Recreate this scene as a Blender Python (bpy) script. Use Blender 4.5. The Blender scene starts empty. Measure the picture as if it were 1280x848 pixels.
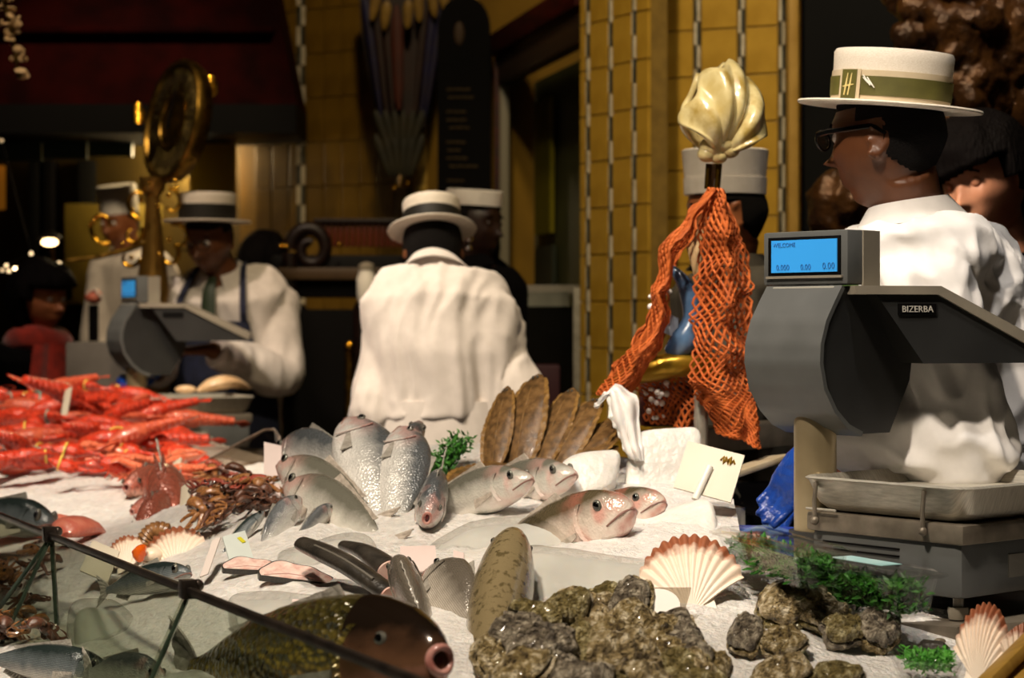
import bpy, bmesh, math, random
import numpy as np
from mathutils import Vector, Matrix, noise

random.seed(7)
SC = bpy.context.scene
COL = SC.collection
R = math.radians
F = 70 / 36 * 1280          # focal length in pixels of the 1280 wide frame
CAMZ, HOR = 1.4, 400.0      # camera height, pixel row of the horizon

# ---------------------------------------------------------------- camera
cam_d = bpy.data.cameras.new('camera')
cam = bpy.data.objects.new('camera', cam_d)
COL.objects.link(cam)
cam.location = (0, 0, CAMZ)
cam.rotation_euler = (R(90), 0, 0)
cam_d.sensor_width = 36
cam_d.lens = 70
cam_d.shift_y = -24 / 1280
cam_d.clip_end = 60
cam_d.dof.use_dof = True
cam_d.dof.focus_distance = 3.12
cam_d.dof.aperture_fstop = 5.2
SC.camera = cam

# ---------------------------------------------------------------- world, lamps, exposure
SC.view_settings.view_transform = 'Standard'
SC.view_settings.look = 'None'
SC.view_settings.exposure = 0.12
SC.view_settings.gamma = 1.0
SC.view_settings.use_curve_mapping = False
w = bpy.data.worlds.new('world')
SC.world = w
w.use_nodes = True
w.node_tree.nodes['Background'].inputs[0].default_value = (1.0, 0.72, 0.42, 1)
w.node_tree.nodes['Background'].inputs[1].default_value = 0.007


def spot(loc, target, power, angle, size=0.12, col=(1.0, 0.83, 0.62), blend=0.6):
    d = bpy.data.lights.new('ceiling_or_fill_spot', 'SPOT')
    d.energy = power
    d.spot_size = R(angle)
    d.spot_blend = blend
    d.shadow_soft_size = size
    d.color = col
    o = bpy.data.objects.new('ceiling_or_fill_spot', d)
    COL.objects.link(o)
    o.location = loc
    o.rotation_euler = (Vector(target) - Vector(loc)).to_track_quat('-Z', 'Y').to_euler()
    return o


# spotlights on the hall's ceiling over the counter, dimmer ones over the hall behind, and added fill spots
WARM = (1.0, 0.86, 0.70)
spot((-0.9, 1.3, 4.2), (0.2, 3.0, 1.0), 530, 46, col=WARM)
spot((-0.5, 2.3, 4.3), (-0.3, 3.8, 1.05), 225, 44, col=WARM)
spot((-1.6, 3.6, 4.2), (-1.2, 5.3, 1.05), 600, 48, col=WARM)
spot((0.35, 2.1, 4.4), (0.8, 3.45, 1.4), 215, 32, col=(1.0, 0.92, 0.84))
spot((-1.3, 4.3, 4.4), (-0.2, 5.35, 1.4), 78, 30, col=(1.0, 0.84, 0.72))
spot((-1.7, 5.2, 4.3), (-1.0, 7.1, 1.4), 220, 38, col=(1.0, 0.78, 0.6))
spot((-0.2, 3.4, 4.6), (0.40, 5.7, 1.85), 300, 60, col=(1.0, 0.8, 0.5))
spot((-0.3, 6.0, 4.6), (-0.55, 8.8, 2.0), 140, 66, col=(1.0, 0.76, 0.45))
spot((-0.3, 3.3, 2.9), (1.04, 4.42, 1.66), 240, 16, col=(1.0, 0.84, 0.66))  # unseen low fill spot, added to brighten the woman's face
spot((0.9, 3.6, 4.4), (1.1, 5.4, 1.9), 110, 50, col=(1.0, 0.84, 0.66))
spot((-1.8, 6.4, 4.2), (-1.75, 9.0, 1.45), 130, 40, col=(1.0, 0.78, 0.5))  # unseen fill spot, added to brighten the cook under the canopy
pl = bpy.data.lights.new('stall_fill_light', 'POINT')  # added fill light without a fixture, brightens the dark hall under the canopy
pl.energy = 40
pl.color = (1.0, 0.75, 0.4)
pl.shadow_soft_size = .15
plo = bpy.data.objects.new('stall_fill_light', pl)
COL.objects.link(plo)
plo.location = (-1.5, 9.35, 2.2)


# ---------------------------------------------------------------- helpers
def P(x, y, d):
    """point seen at pixel (x, y) at distance d along the view axis"""
    return Vector(((x - 640) * d / F, d, CAMZ - (y - HOR) * d / F))


def C(h):
    h = h.lstrip('#')
    v = [int(h[i:i + 2], 16) / 255 for i in (0, 2, 4)]
    return tuple((c / 12.92 if c <= .04045 else ((c + .055) / 1.055) ** 2.4) for c in v) + (1,)


MATS = {}


def mat(name, c1, c2=None, scale=30, rough=0.5, metal=0.0, bump=0.0, bscale=None, detail=4, spread=(0.35, 0.65),
        trans=0.0, sss=0.0, coat=0.0, emit=0.0, ecol=None, ior=1.45, spec=None, stretch=(1, 1, 1), alpha=1.0, c3=None, sheen=0.0):
    if name in MATS:
        return MATS[name]
    m = bpy.data.materials.new(name)
    m.use_nodes = True
    nt = m.node_tree
    b = nt.nodes['Principled BSDF']
    tc = nt.nodes.new('ShaderNodeTexCoord')
    mp = nt.nodes.new('ShaderNodeMapping')
    mp.inputs['Scale'].default_value = stretch
    nt.links.new(tc.outputs['Object'], mp.inputs['Vector'])
    if c2 or c3:
        n = nt.nodes.new('ShaderNodeTexNoise')
        n.inputs['Scale'].default_value = scale
        n.inputs['Detail'].default_value = detail
        nt.links.new(mp.outputs[0], n.inputs['Vector'])
        cr = nt.nodes.new('ShaderNodeValToRGB')
        cr.color_ramp.elements[0].position = spread[0]
        cr.color_ramp.elements[0].color = C(c1)
        cr.color_ramp.elements[1].position = spread[1]
        cr.color_ramp.elements[1].color = C(c2)
        if c3:
            e = cr.color_ramp.elements.new((spread[0] + spread[1]) / 2)
            e.color = C(c3)
        nt.links.new(n.outputs[0], cr.inputs[0])
        nt.links.new(cr.outputs[0], b.inputs['Base Color'])
    else:
        b.inputs['Base Color'].default_value = C(c1)
    b.inputs['Roughness'].default_value = rough
    b.inputs['Metallic'].default_value = metal
    b.inputs['IOR'].default_value = ior
    b.inputs['Transmission Weight'].default_value = trans
    b.inputs['Coat Weight'].default_value = coat
    b.inputs['Coat Roughness'].default_value = 0.08
    b.inputs['Alpha'].default_value = alpha
    b.inputs['Sheen Weight'].default_value = sheen
    if spec is not None:
        b.inputs['Specular IOR Level'].default_value = spec
    if sss:
        b.inputs['Subsurface Weight'].default_value = sss
        b.inputs['Subsurface Radius'].default_value = (0.02, 0.012, 0.008)
        b.inputs['Subsurface Scale'].default_value = 0.5
    if emit:
        b.inputs['Emission Color'].default_value = C(ecol or c1)
        b.inputs['Emission Strength'].default_value = emit
    if bump:
        n2 = nt.nodes.new('ShaderNodeTexNoise')
        n2.inputs['Scale'].default_value = bscale or scale
        n2.inputs['Detail'].default_value = 5
        nt.links.new(mp.outputs[0], n2.inputs['Vector'])
        bp = nt.nodes.new('ShaderNodeBump')
        bp.inputs['Strength'].default_value = bump
        bp.inputs['Distance'].default_value = 0.02
        nt.links.new(n2.outputs[0], bp.inputs['Height'])
        nt.links.new(bp.outputs[0], b.inputs['Normal'])
    MATS[name] = m
    return m


def glass_mat(name, col='#ffffff', rough=0.02, tint=0.9):
    """thin clear sheet: mostly see-through with a glossy reflection"""
    if name in MATS:
        return MATS[name]
    m = bpy.data.materials.new(name)
    m.use_nodes = True
    nt = m.node_tree
    nt.nodes.remove(nt.nodes['Principled BSDF'])
    out = nt.nodes['Material Output']
    t = nt.nodes.new('ShaderNodeBsdfTransparent')
    t.inputs[0].default_value = tuple(c * tint for c in C(col)[:3]) + (1,)
    g = nt.nodes.new('ShaderNodeBsdfGlossy')
    g.inputs['Roughness'].default_value = rough
    lw = nt.nodes.new('ShaderNodeLayerWeight')
    pw = nt.nodes.new('ShaderNodeMath')
    pw.operation = 'POWER'
    pw.inputs[1].default_value = 4.0
    nt.links.new(lw.outputs['Facing'], pw.inputs[0])
    fr = nt.nodes.new('ShaderNodeMath')
    fr.operation = 'MULTIPLY_ADD'
    fr.inputs[1].default_value = 0.5
    fr.inputs[2].default_value = 0.03
    nt.links.new(pw.outputs[0], fr.inputs[0])
    mx = nt.nodes.new('ShaderNodeMixShader')
    nt.links.new(fr.outputs[0], mx.inputs[0])
    nt.links.new(t.outputs[0], mx.inputs[1])
    nt.links.new(g.outputs[0], mx.inputs[2])
    nt.links.new(mx.outputs[0], out.inputs['Surface'])
    MATS[name] = m
    return m


class MB:
    """collects vertices and faces of one mesh"""

    def __init__(s):
        s.v, s.f = [], []

    def add(s, vs, fs, M=None):
        o = len(s.v)
        if M is not None:
            vs = [M @ Vector(v) for v in vs]
        s.v += [tuple(v) for v in vs]
        s.f += [tuple(i + o for i in f) for f in fs]
        return s

    def box(s, c, size, M=None, bev=0.0):
        bm = bmesh.new()
        bmesh.ops.create_cube(bm, size=1)
        bmesh.ops.scale(bm, vec=size, verts=bm.verts)
        if bev:
            bmesh.ops.bevel(bm, geom=bm.edges[:], offset=bev, segments=2, affect='EDGES', profile=.6)
        bmesh.ops.translate(bm, vec=c, verts=bm.verts)
        bm.verts.index_update()
        s.add([v.co.copy() for v in bm.verts], [[v.index for v in f.verts] for f in bm.faces], M)
        bm.free()
        return s

    def rings(s, rs, cap0=True, cap1=True, closed=False, M=None):
        n = len(rs[0])
        vs = [p for r in rs for p in r]
        fs = []
        m = len(rs)
        for i in range(m if closed else m - 1):
            a, b = i * n, ((i + 1) % m) * n
            for j in range(n):
                k = (j + 1) % n
                fs.append((a + j, a + k, b + k, b + j))
        if not closed:
            if cap0:
                fs.append(tuple(range(n - 1, -1, -1)))
            if cap1:
                fs.append(tuple((m - 1) * n + j for j in range(n)))
        return s.add(vs, fs, M)

    def tube(s, path, rad, n=8, closed=False, M=None, flat=1.0, up=None):
        path = [Vector(p) for p in path]
        m = len(path)
        rad = list(rad) if hasattr(rad, '__len__') else [rad] * m
        prev = None
        rs = []
        for i in range(m):
            if closed:
                t = path[(i + 1) % m] - path[i - 1]
            else:
                t = path[min(i + 1, m - 1)] - path[max(i - 1, 0)]
            t.normalize()
            if prev is None:
                a = Vector(up) if up else (Vector((0, 0, 1)) if abs(t.z) < .9 else Vector((0, 1, 0)))
                u = a - t * a.dot(t)
            else:
                u = prev - t * prev.dot(t)
            if u.length < 1e-6:
                u = t.orthogonal()
            u.normalize()
            v = t.cross(u)
            prev = u
            rs.append([path[i] + (u * math.cos(2 * math.pi * j / n) * flat + v * math.sin(2 * math.pi * j / n)) * rad[i] for j in range(n)])
        return s.rings(rs, closed=closed, M=M)

    def lathe(s, prof, n=24, M=None, sx=1, sy=1):
        rs = [[(r * sx * math.cos(2 * math.pi * j / n), r * sy * math.sin(2 * math.pi * j / n), z) for j in range(n)] for r, z in prof]
        return s.rings(rs, M=M)

    def ball(s, c, r, n=12, m=8, M=None):
        r = r if hasattr(r, '__len__') else (r, r, r)
        rs = []
        for i in range(m + 1):
            a = math.pi * (i + 1e-3) / (m + 2e-3)
            rs.append([(c[0] + r[0] * math.sin(a) * math.cos(2 * math.pi * j / n), c[1] + r[1] * math.sin(a) * math.sin(2 * math.pi * j / n),
                        c[2] - r[2] * math.cos(a)) for j in range(n)])
        return s.rings(rs, M=M)

    def prism(s, poly, h0, h1, M=None):
        """polygon in the local XY plane extruded along Z"""
        n = len(poly)
        vs = [(x, y, h0) for x, y in poly] + [(x, y, h1) for x, y in poly]
        fs = [tuple(range(n - 1, -1, -1)), tuple(range(n, 2 * n))] + [(i, (i + 1) % n, n + (i + 1) % n, n + i) for i in range(n)]
        return s.add(vs, fs, M)

    def sheet(s, fn, nu, nv, th=0.002, M=None):
        """a thin solid sheet fn(u,v), u,v in 0..1, thickened along its normal"""
        g = [[Vector(fn(i / nu, j / nv)) for j in range(nv + 1)] for i in range(nu + 1)]
        top, bot = [], []
        for i in range(nu + 1):
            for j in range(nv + 1):
                du = g[min(i + 1, nu)][j] - g[max(i - 1, 0)][j]
                dv = g[i][min(j + 1, nv)] - g[i][max(j - 1, 0)]
                n = du.cross(dv)
                n = n.normalized() if n.length > 1e-9 else Vector((0, 0, 1))
                top.append(g[i][j] + n * th / 2)
                bot.append(g[i][j] - n * th / 2)
        N = (nu + 1) * (nv + 1)
        ix = lambda i, j: i * (nv + 1) + j
        fs = []
        for i in range(nu):
            for j in range(nv):
                fs.append((ix(i, j), ix(i + 1, j), ix(i + 1, j + 1), ix(i, j + 1)))
                fs.append((N + ix(i, j), N + ix(i, j + 1), N + ix(i + 1, j + 1), N + ix(i + 1, j)))
        for i in range(nu):
            fs.append((ix(i, 0), N + ix(i, 0), N + ix(i + 1, 0), ix(i + 1, 0)))
            fs.append((ix(i, nv), ix(i + 1, nv), N + ix(i + 1, nv), N + ix(i, nv)))
        for j in range(nv):
            fs.append((ix(0, j), ix(0, j + 1), N + ix(0, j + 1), N + ix(0, j)))
            fs.append((ix(nu, j), N + ix(nu, j), N + ix(nu, j + 1), ix(nu, j + 1)))
        return s.add(top + bot, fs, M)

    def mesh(s, name, smooth=True, angle=40):
        me = bpy.data.meshes.new(name)
        me.from_pydata(s.v, [], s.f)
        me.validate()
        bm = bmesh.new()
        bm.from_mesh(me)
        bmesh.ops.recalc_face_normals(bm, faces=bm.faces)
        bm.to_mesh(me)
        bm.free()
        if smooth:
            me.polygons.foreach_set('use_smooth', [True] * len(me.polygons))
            if angle < 180:
                me.set_sharp_from_angle(angle=R(angle))
        return me


def obj(name, me, material=None, parent=None):
    o = bpy.data.objects.new(name, me)
    COL.objects.link(o)
    if material and me is not None and not me.materials:
        me.materials.append(material)
    if parent:
        o.parent = parent
    return o


def tag(o, label, cat, group=None, kind=None):
    if label:
        o['label'] = label
    if cat:
        o['category'] = cat
    if group:
        o['group'] = group
    if kind:
        o['kind'] = kind
    return o


def thing(name, label, cat, loc=(0, 0, 0), rot=(0, 0, 0), group=None):
    o = bpy.data.objects.new(name, None)
    COL.objects.link(o)
    o.location = loc
    o.rotation_euler = rot
    o.empty_display_size = .05
    return tag(o, label, cat, group)


def wpart(name, mb, material, root, smooth=True, angle=40, label=None):
    """a part whose builder holds world coordinates"""
    chain = []
    q = root
    while q is not None:
        chain.append(q)
        q = q.parent
    M = Matrix.Identity(4)
    for q in chain:
        M = q.matrix_basis.to_4x4() @ M
    Mi = M.inverted()
    mb.v = [tuple(Mi @ Vector(v)) for v in mb.v]
    o = obj(name, mb.mesh(name, smooth, angle), material, root)
    if label:
        o['label'] = label
    return o


def part(name, mb, material, root, smooth=True, angle=40, label=None):
    o = obj(name, mb.mesh(name, smooth, angle), material, root)
    if label:
        o['label'] = label
    return o


def copy_tree(o, parent=None):
    c = o.copy()
    COL.objects.link(c)
    c.parent = parent
    for ch in list(o.children):
        copy_tree(ch, c)
    return c


def frame_mat(x, y, z, loc):
    """matrix with the given axes as columns"""
    M = Matrix.Identity(4)
    for i, a in enumerate((x, y, z)):
        for k in range(3):
            M[k][i] = a[k]
    for k in range(3):
        M[k][3] = loc[k]
    return M


def axes_along(d, up=(0, 0, 1)):
    """orthonormal x along d, z near up"""
    x = Vector(d).normalized()
    u = Vector(up)
    z = (u - x * u.dot(x))
    if z.length < 1e-5:
        z = x.orthogonal()
    z.normalize()
    return x, z.cross(x), z


def smooth_path(pts, n=6):
    """Catmull-Rom through the points"""
    pts = [Vector(p) for p in pts]
    out = []
    for i in range(len(pts) - 1):
        p0, p1, p2, p3 = pts[max(i - 1, 0)], pts[i], pts[i + 1], pts[min(i + 2, len(pts) - 1)]
        for k in range(n):
            t = k / n
            out.append(.5 * ((2 * p1) + (p2 - p0) * t + (2 * p0 - 5 * p1 + 4 * p2 - p3) * t * t + (3 * p1 - p0 - 3 * p2 + p3) * t ** 3))
    out.append(pts[-1])
    return out


def lerp_list(vals, m):
    xs = np.linspace(0, len(vals) - 1, m)
    return list(np.interp(xs, range(len(vals)), vals))


def fuse(mb, voxel, smooth=4, disp=None, name='skin'):
    """one continuous surface out of overlapping closed shells"""
    me = mb.mesh('tmp', False)
    o = bpy.data.objects.new('tmp', me)
    COL.objects.link(o)
    rm = o.modifiers.new('r', 'REMESH')
    rm.mode = 'VOXEL'
    rm.voxel_size = voxel
    if smooth:
        sm = o.modifiers.new('s', 'SMOOTH')
        sm.iterations = smooth
        sm.factor = .5
    dg = bpy.context.evaluated_depsgraph_get()
    ev = o.evaluated_get(dg)
    out = bpy.data.meshes.new_from_object(ev)
    out.name = name
    bpy.data.objects.remove(o)
    bpy.data.meshes.remove(me)
    if disp:
        nrm = [v.normal.copy() for v in out.vertices]
        for v, nn in zip(out.vertices, nrm):
            v.co += nn * disp(v.co, nn)
    out.polygons.foreach_set('use_smooth', [True] * len(out.polygons))
    return out


def text_mesh(txt, size, name='lettering', extrude=0.0006, align='CENTER'):
    cu = bpy.data.curves.new('t', 'FONT')
    cu.body = txt
    cu.size = size
    cu.extrude = extrude
    cu.align_x = align
    cu.align_y = 'CENTER'
    cu.resolution_u = 2
    o = bpy.data.objects.new('t', cu)
    COL.objects.link(o)
    dg = bpy.context.evaluated_depsgraph_get()
    me = bpy.data.meshes.new_from_object(o.evaluated_get(dg))
    me.name = name
    bpy.data.objects.remove(o)
    bpy.data.curves.remove(cu)
    return me


def nz(p, s=1.0, o=0.0):
    return noise.noise(Vector((p[0] * s + o, p[1] * s + o * .7, p[2] * s - o)))

# ---------------------------------------------------------------- the setting
M_floor = mat('floor_stone', '#3a2f22', '#2a2118', 3, .4)
M_tile = mat('tile_ochre', '#c29a38', '#ad862a', 9, .35, bump=.05, bscale=14)
M_tile2 = mat('tile_cream', '#cfae5a', '#c09d48', 9, .32, bump=.05, bscale=14)
M_grout = mat('grout', '#8f7230', '#7c6228', 20, .9)
M_mos_d = mat('mosaic_dark', '#4a4a42', '#2c302c', 40, .3)
M_mos_l = mat('mosaic_light', '#d9d0b8', '#c0b498', 40, .3)
M_plaster = mat('plaster_olive', '#8a6a1c', '#6b5012', 2.2, .6)
M_red = mat('mahogany', '#3c0a05', '#230503', 6, .45, stretch=(1, 1, 8), spec=.25)
M_black = mat('black_paint', '#040303', None, rough=.6, spec=.15)
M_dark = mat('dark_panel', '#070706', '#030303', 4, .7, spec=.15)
M_steel = mat('brushed_steel', '#c8c2b4', '#aca698', 40, .36, .5, bump=.03, stretch=(1, 14, 1))
M_steel_d = mat('worn_steel', '#857b6c', '#6a6154', 25, .45, .45, bump=.05)
M_brass = mat('brass', '#c8962e', '#a87a20', 20, .22, 1.0)
M_brass_d = mat('aged_brass', '#8a6a2c', '#5a4418', 25, .35, 1.0, bump=.1, bscale=30)


def struct(o):
    o['kind'] = 'structure'
    return o


m = MB().box((0, 6.5, -.05), (14, 16, .1))
struct(part('floor', m, M_floor, None))


def wall_slab(name, a, b, z0, z1, th, material):
    """wall whose visible face runs from a to b (plan points), thickness behind it"""
    a, b = Vector((a[0], a[1], 0)), Vector((b[0], b[1], 0))
    x = (b - a)
    L = x.length
    x.normalize()
    nrm = Vector((x.y, -x.x, 0))            # towards the camera when a is left of b
    M = frame_mat(x, -nrm, (0, 0, 1), a)
    o = struct(obj(name, MB().box((L / 2, th / 2, (z0 + z1) / 2), (L, th, z1 - z0)).mesh(name, False), material))
    o.matrix_basis = M
    return o, L


def tiles(wallo, cols, z0, z1, pitch, zoff, material, depth=.012):
    """single tiles on a wall face; cols = list of (x0,x1) in the wall's own frame"""
    cache = {}
    for (xa, xb) in cols:
        k = 0
        z = zoff
        while z < z1:
            h = pitch - .004
            if z + h > z0:
                wd = round(xb - xa - .003, 3)
                if wd not in cache:
                    cache[wd] = MB().box((0, 0, 0), (wd, depth, h), bev=.003).mesh('tile', False)
                    cache[wd].materials.append(material)
                o = obj('tile', cache[wd], None, wallo)
                o.location = ((xa + xb) / 2, -depth / 2 + .001, z + h / 2)
            z += pitch


def mosaic(wallo, x, z0, z1, wd, piece, off=0):
    """a chain strip of little dark and light pieces, staggered"""
    for k, mt in enumerate((M_mos_d, M_mos_l)):
        mb = MB()
        z = z0 + off
        i = 0
        while z < z1:
            s = (-1 if (i + k) % 2 else 1) * wd * .22
            mb.box((x + s, -.006, z + piece / 2), (wd * .5, .013, piece - .004))
            z += piece
            i += 1
        o = part('mosaic_strip', mb, mt, wallo, False)
        o['kind'] = 'stuff'


def Xp(px, d):
    return (px - 640) * d / F


# tiled pilaster in the middle and the recessed wall right of it
pa, pb = (Xp(728, 6.5), 6.5), (Xp(814, 6.15), 6.15)
wp, L = wall_slab('wall_pilaster', pa, pb, 0, 3.4, .06, M_grout)
k = L / 86
strips = [10, 39, 68]
cols = [(.0, 7), (13, 36), (42, 65), (71, 86)]
tiles(wp, [(a * k, b * k) for a, b in cols], .9, 3.0, .150, .86, M_tile)
for i, sx in enumerate(strips):
    mosaic(wp, sx * k, .9, 3.0, .016, .075, .02 * i)
qa, qb = (Xp(814, 6.45), 6.45), (Xp(1004, 6.25), 6.25)
wr, L = wall_slab('wall_right', qa, qb, 0, 3.4, .3, M_grout)
k = L / 190
tiles(wr, [(a * k, b * k) for a, b in ((-6, 8), (17, 55), (65, 110), (121, 160), (171, 190))], .9, 3.0, .150, .83, M_tile)
for i, sx in enumerate((12.5, 60, 115.5, 165.5)):
    mosaic(wr, sx * k, .9, 3.0, .02, .075, .03 * i)
# dark recess behind the big man
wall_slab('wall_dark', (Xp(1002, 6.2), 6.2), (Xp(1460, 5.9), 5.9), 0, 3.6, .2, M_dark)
# brighter corner moulding
struct(part('trim_1', MB().box((Xp(993, 6.1), 6.14, 1.7), (.03, .05, 3.4), bev=.006), mat('tile_trim', '#b8934a', '#a07c38', 9, .3), None))

# far wall with faded olive plaster, left of the door
wm, L = wall_slab('wall_back', (Xp(300, 9.2), 9.2), (Xp(760, 8.2), 8.2), 0, 4.0, .2, M_plaster)
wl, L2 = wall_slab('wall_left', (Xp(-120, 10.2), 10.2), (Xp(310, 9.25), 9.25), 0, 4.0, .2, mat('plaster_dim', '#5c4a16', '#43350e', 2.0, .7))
mosaic(wm, Xp(392, 9) - Xp(300, 9.2), 1.2, 3.2, .05, .09, 0)
# tiled flat borders beside the black board
kx = lambda px: (Xp(px, 8.55) - Xp(300, 9.2)) * 1.09
tiles(wm, [(kx(524), kx(536)), (kx(538), kx(552)), (kx(608), kx(622))], 1.2, 3.0, .2, 1.2, M_tile2)
tiles(wm, [(kx(300) + i * .098, kx(300) + i * .098 + .094) for i in range(0, 9)], 1.2, 3.2, .2, 1.2, mat('tile_olive', '#7a5c18', '#664b10', 7, .4))

# ceiling, high above the frame, closes the hall
struct(part('ceiling', MB().box((0, 6.0, 5.05), (9, 14, .1)), mat('ceiling_paint', '#2a2218', None, rough=.9), None))

# door with mahogany frame
D = struct(thing('door_1', None, None, (0, 0, 0)))
dl, dr, dd, de = 622, 728, 8.35, 7.0
pts = lambda px, d, z: Vector((Xp(px, d), d, z))
zt = CAMZ + (400 - 36) * dd / F


def bar_between(name, a, b, wdt, dep, material, parent):
    a, b = Vector(a), Vector(b)
    x, y, z = axes_along(b - a, (0, -1, 0))
    mbx = MB().box(((b - a).length / 2, 0, 0), ((b - a).length, wdt, dep), frame_mat(x, y, z, a), .004)
    return wpart(name, mbx, material, parent)


ztr = CAMZ + (400 - 14) * de / F
zt = ztr
dA, dB = Vector((Xp(626, dd), dd, 0)), Vector((Xp(735, de), de, 0))
up = Vector((0, 0, 1))
zl = CAMZ + (400 - 40) * dd / F
zr = CAMZ + (400 - 12) * de / F
zavg = (zl + zr) / 2
bar_between('door_jamb', dA, dA + up * zavg, .055, .1, M_red, D)
bar_between('door_jamb', dB + Vector((.03, 0, 0)), dB + Vector((.03, 0, 0)) + up * zavg, .055, .1, M_red, D)
bar_between('door_head', dA + up * zavg, dB + up * zavg, .09, .1, M_red, D)
v = (dB - dA).normalized()
bar_between('inner_frame', dA + v * .07, dA + v * .07 + up * (zavg - .1), .04, .05, mat('door_steel', '#6a6450', None, rough=.4), D)
bar_between('inner_frame', dA + v * .07 + up * (zavg - .12), dB + up * (zavg - .12), .1, .06, mat('door_brown', '#2c1d0c', None, rough=.5), D)
back = Vector((.12, .12, 0))
wpart('door_leaf', MB().prism([(0, 0), ((dB - dA).length, 0), ((dB - dA).length, .02), (0, .02)], 0, zavg - .15,
      frame_mat(v, Vector((-v.y, v.x, 0)), up, dA + v * .06 + back)), mat('door_green', '#3c3f1c', '#2d3016', 3, .5), D, False)
wpart('door_glass', MB().prism([(.16, -.03), (.42, -.03), (.42, -.012), (.16, -.012)], 1.75, zavg - .25,
      frame_mat(v, Vector((-v.y, v.x, 0)), up, dA + v * .06 + back)), mat('door_pane', '#6d661a', '#5a5412', 3, .15), D, False)
wpart('door_panel', MB().prism([(.16, -.03), (.45, -.03), (.45, -.012), (.16, -.012)], .3, 1.7,
      frame_mat(v, Vector((-v.y, v.x, 0)), up, dA + v * .06 + back)), mat('door_dark', '#23281e', None, rough=.4), D, False)

# ---------------------------------------------------------------- canopy over the far stall
cn = thing('stall_canopy', 'dark mahogany red stall canopy with black lower edge, hanging top left', 'canopy', P(150, 160, 8.6))
def cz(y, d=8.6):
    return CAMZ - (y - HOR) * d / F
x0, x1, x2 = Xp(-80, 8.6), Xp(335, 8.6), Xp(372, 8.6)
mb = MB()
vs = [(x0, 8.6, cz(132)), (x2, 8.6, cz(132)), (x1, 8.75, cz(-40)), (x0, 8.75, cz(-40))]
vs += [(x, y + .6, z) for x, y, z in vs]
mb.add(vs, [(0, 1, 2, 3), (4, 7, 6, 5), (0, 4, 5, 1), (1, 5, 6, 2), (2, 6, 7, 3), (3, 7, 4, 0)])
M_hood = mat('hood_red', '#2a0302', '#160101', 6, .7, spec=.04)
wpart('hood', mb, M_hood, cn, False)
wpart('lower_band', MB().box(((x0 + x2) / 2, 8.85, cz(150)), (x2 - x0, .62, cz(132) - cz(168))), M_black, cn, False)
wpart('ledge_moulding', MB().box(((x0 + x1) / 2 + .02, 8.66, cz(36)), (x1 - x0, .1, .03), bev=.008), M_hood, cn)
# ---------------------------------------------------------------- the counter and its bed of crushed ice
CTRL = [  # pixel x, pixel y, distance of points on the ice
    (760, 815, 2.72), (640, 850, 2.55), (860, 800, 2.78), (960, 810, 2.78), (1060, 800, 2.82), (1150, 850, 2.7), (1180, 810, 2.85),
    (980, 745, 2.98), (900, 725, 3.04), (920, 690, 3.2), (1040, 770, 2.93), (700, 760, 2.9), (640, 720, 3.06), (760, 690, 3.14), (860, 655, 3.36),
    (560, 700, 3.2), (450, 720, 3.1), (380, 730, 3.1), (300, 735, 3.12), (480, 800, 2.68), (560, 800, 2.68), (400, 830, 2.6), (300, 830, 2.7),
    (300, 668, 3.5), (400, 680, 3.38), (500, 680, 3.4), (450, 640, 3.62), (520, 610, 3.8), (600, 600, 3.85), (700, 600, 3.85), (780, 600, 3.8), (840, 600, 3.8),
    (560, 570, 4.05), (680, 570, 4.05), (420, 585, 4.0), (360, 585, 4.2),
    (220, 705, 3.6), (160, 700, 3.7), (100, 640, 4.4), (40, 620, 4.7), (150, 600, 4.9), (230, 585, 5.0), (80, 578, 5.3), (20, 575, 5.4), (150, 530, 6.05), (90, 530, 5.95),
    (30, 530, 6.0), (90, 508, 6.2), (30, 512, 6.2), (180, 565, 5.5), (300, 625, 4.4), (330, 590, 4.6), (40, 680, 4.1), (110, 770, 3.4), (30, 820, 3.15), (200, 840, 2.9), (-60, 700, 4.2), (-80, 860, 3.2),
    (240, 570, 5.6), (-60, 540, 6.0), (60, 760, 3.5)]
_cp = np.array([tuple(P(*c)) for c in CTRL])


def _tps(r2):
    return .5 * r2 * np.log(r2 + 1e-9)


_n = len(_cp)
_d2 = ((_cp[:, None, :2] - _cp[None, :, :2]) ** 2).sum(-1)
_A = np.zeros((_n + 3, _n + 3))
_A[:_n, :_n] = _tps(_d2) + np.eye(_n) * .02
_A[:_n, _n] = 1
_A[:_n, _n + 1:] = _cp[:, :2]
_A[_n:, :_n] = _A[:_n, _n:].T
_w = np.linalg.solve(_A, np.concatenate([_cp[:, 2], np.zeros(3)]))


def ice_z(x, y):
    x, y = np.asarray(x, float), np.asarray(y, float)
    r2 = (x[..., None] - _cp[:, 0]) ** 2 + (y[..., None] - _cp[:, 1]) ** 2
    return _tps(r2) @ _w[:_n] + _w[_n] + _w[_n + 1] * x + _w[_n + 2] * y


def ice(px, py, lift=0.0, d0=2.2, d1=6.4):
    """point of the ice bed that is seen at a pixel, lifted by lift"""
    ds = np.linspace(d0, d1, 900)
    xs = (px - 640) * ds / F
    zs = CAMZ - (py - HOR) * ds / F - lift
    h = ice_z(xs, ds)
    hit = np.nonzero(zs < h)[0]
    i = hit[0] if len(hit) else int(np.argmin(np.abs(zs - h)))
    return Vector((xs[i], ds[i], zs[i] + lift))


def right_edge(y):
    return np.interp(y, [2.0, 2.85, 3.02, 3.1, 3.3, 3.6, 4.0, 4.2, 4.45, 5.0, 5.6, 6.5], [1.2, 1.2, .62, .42, .38, .40, .26, .02, -.42, -.68, -.90, -1.12])


def left_edge(y):
    return -.11 - .504 * (y - 2.1) - .42


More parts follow.
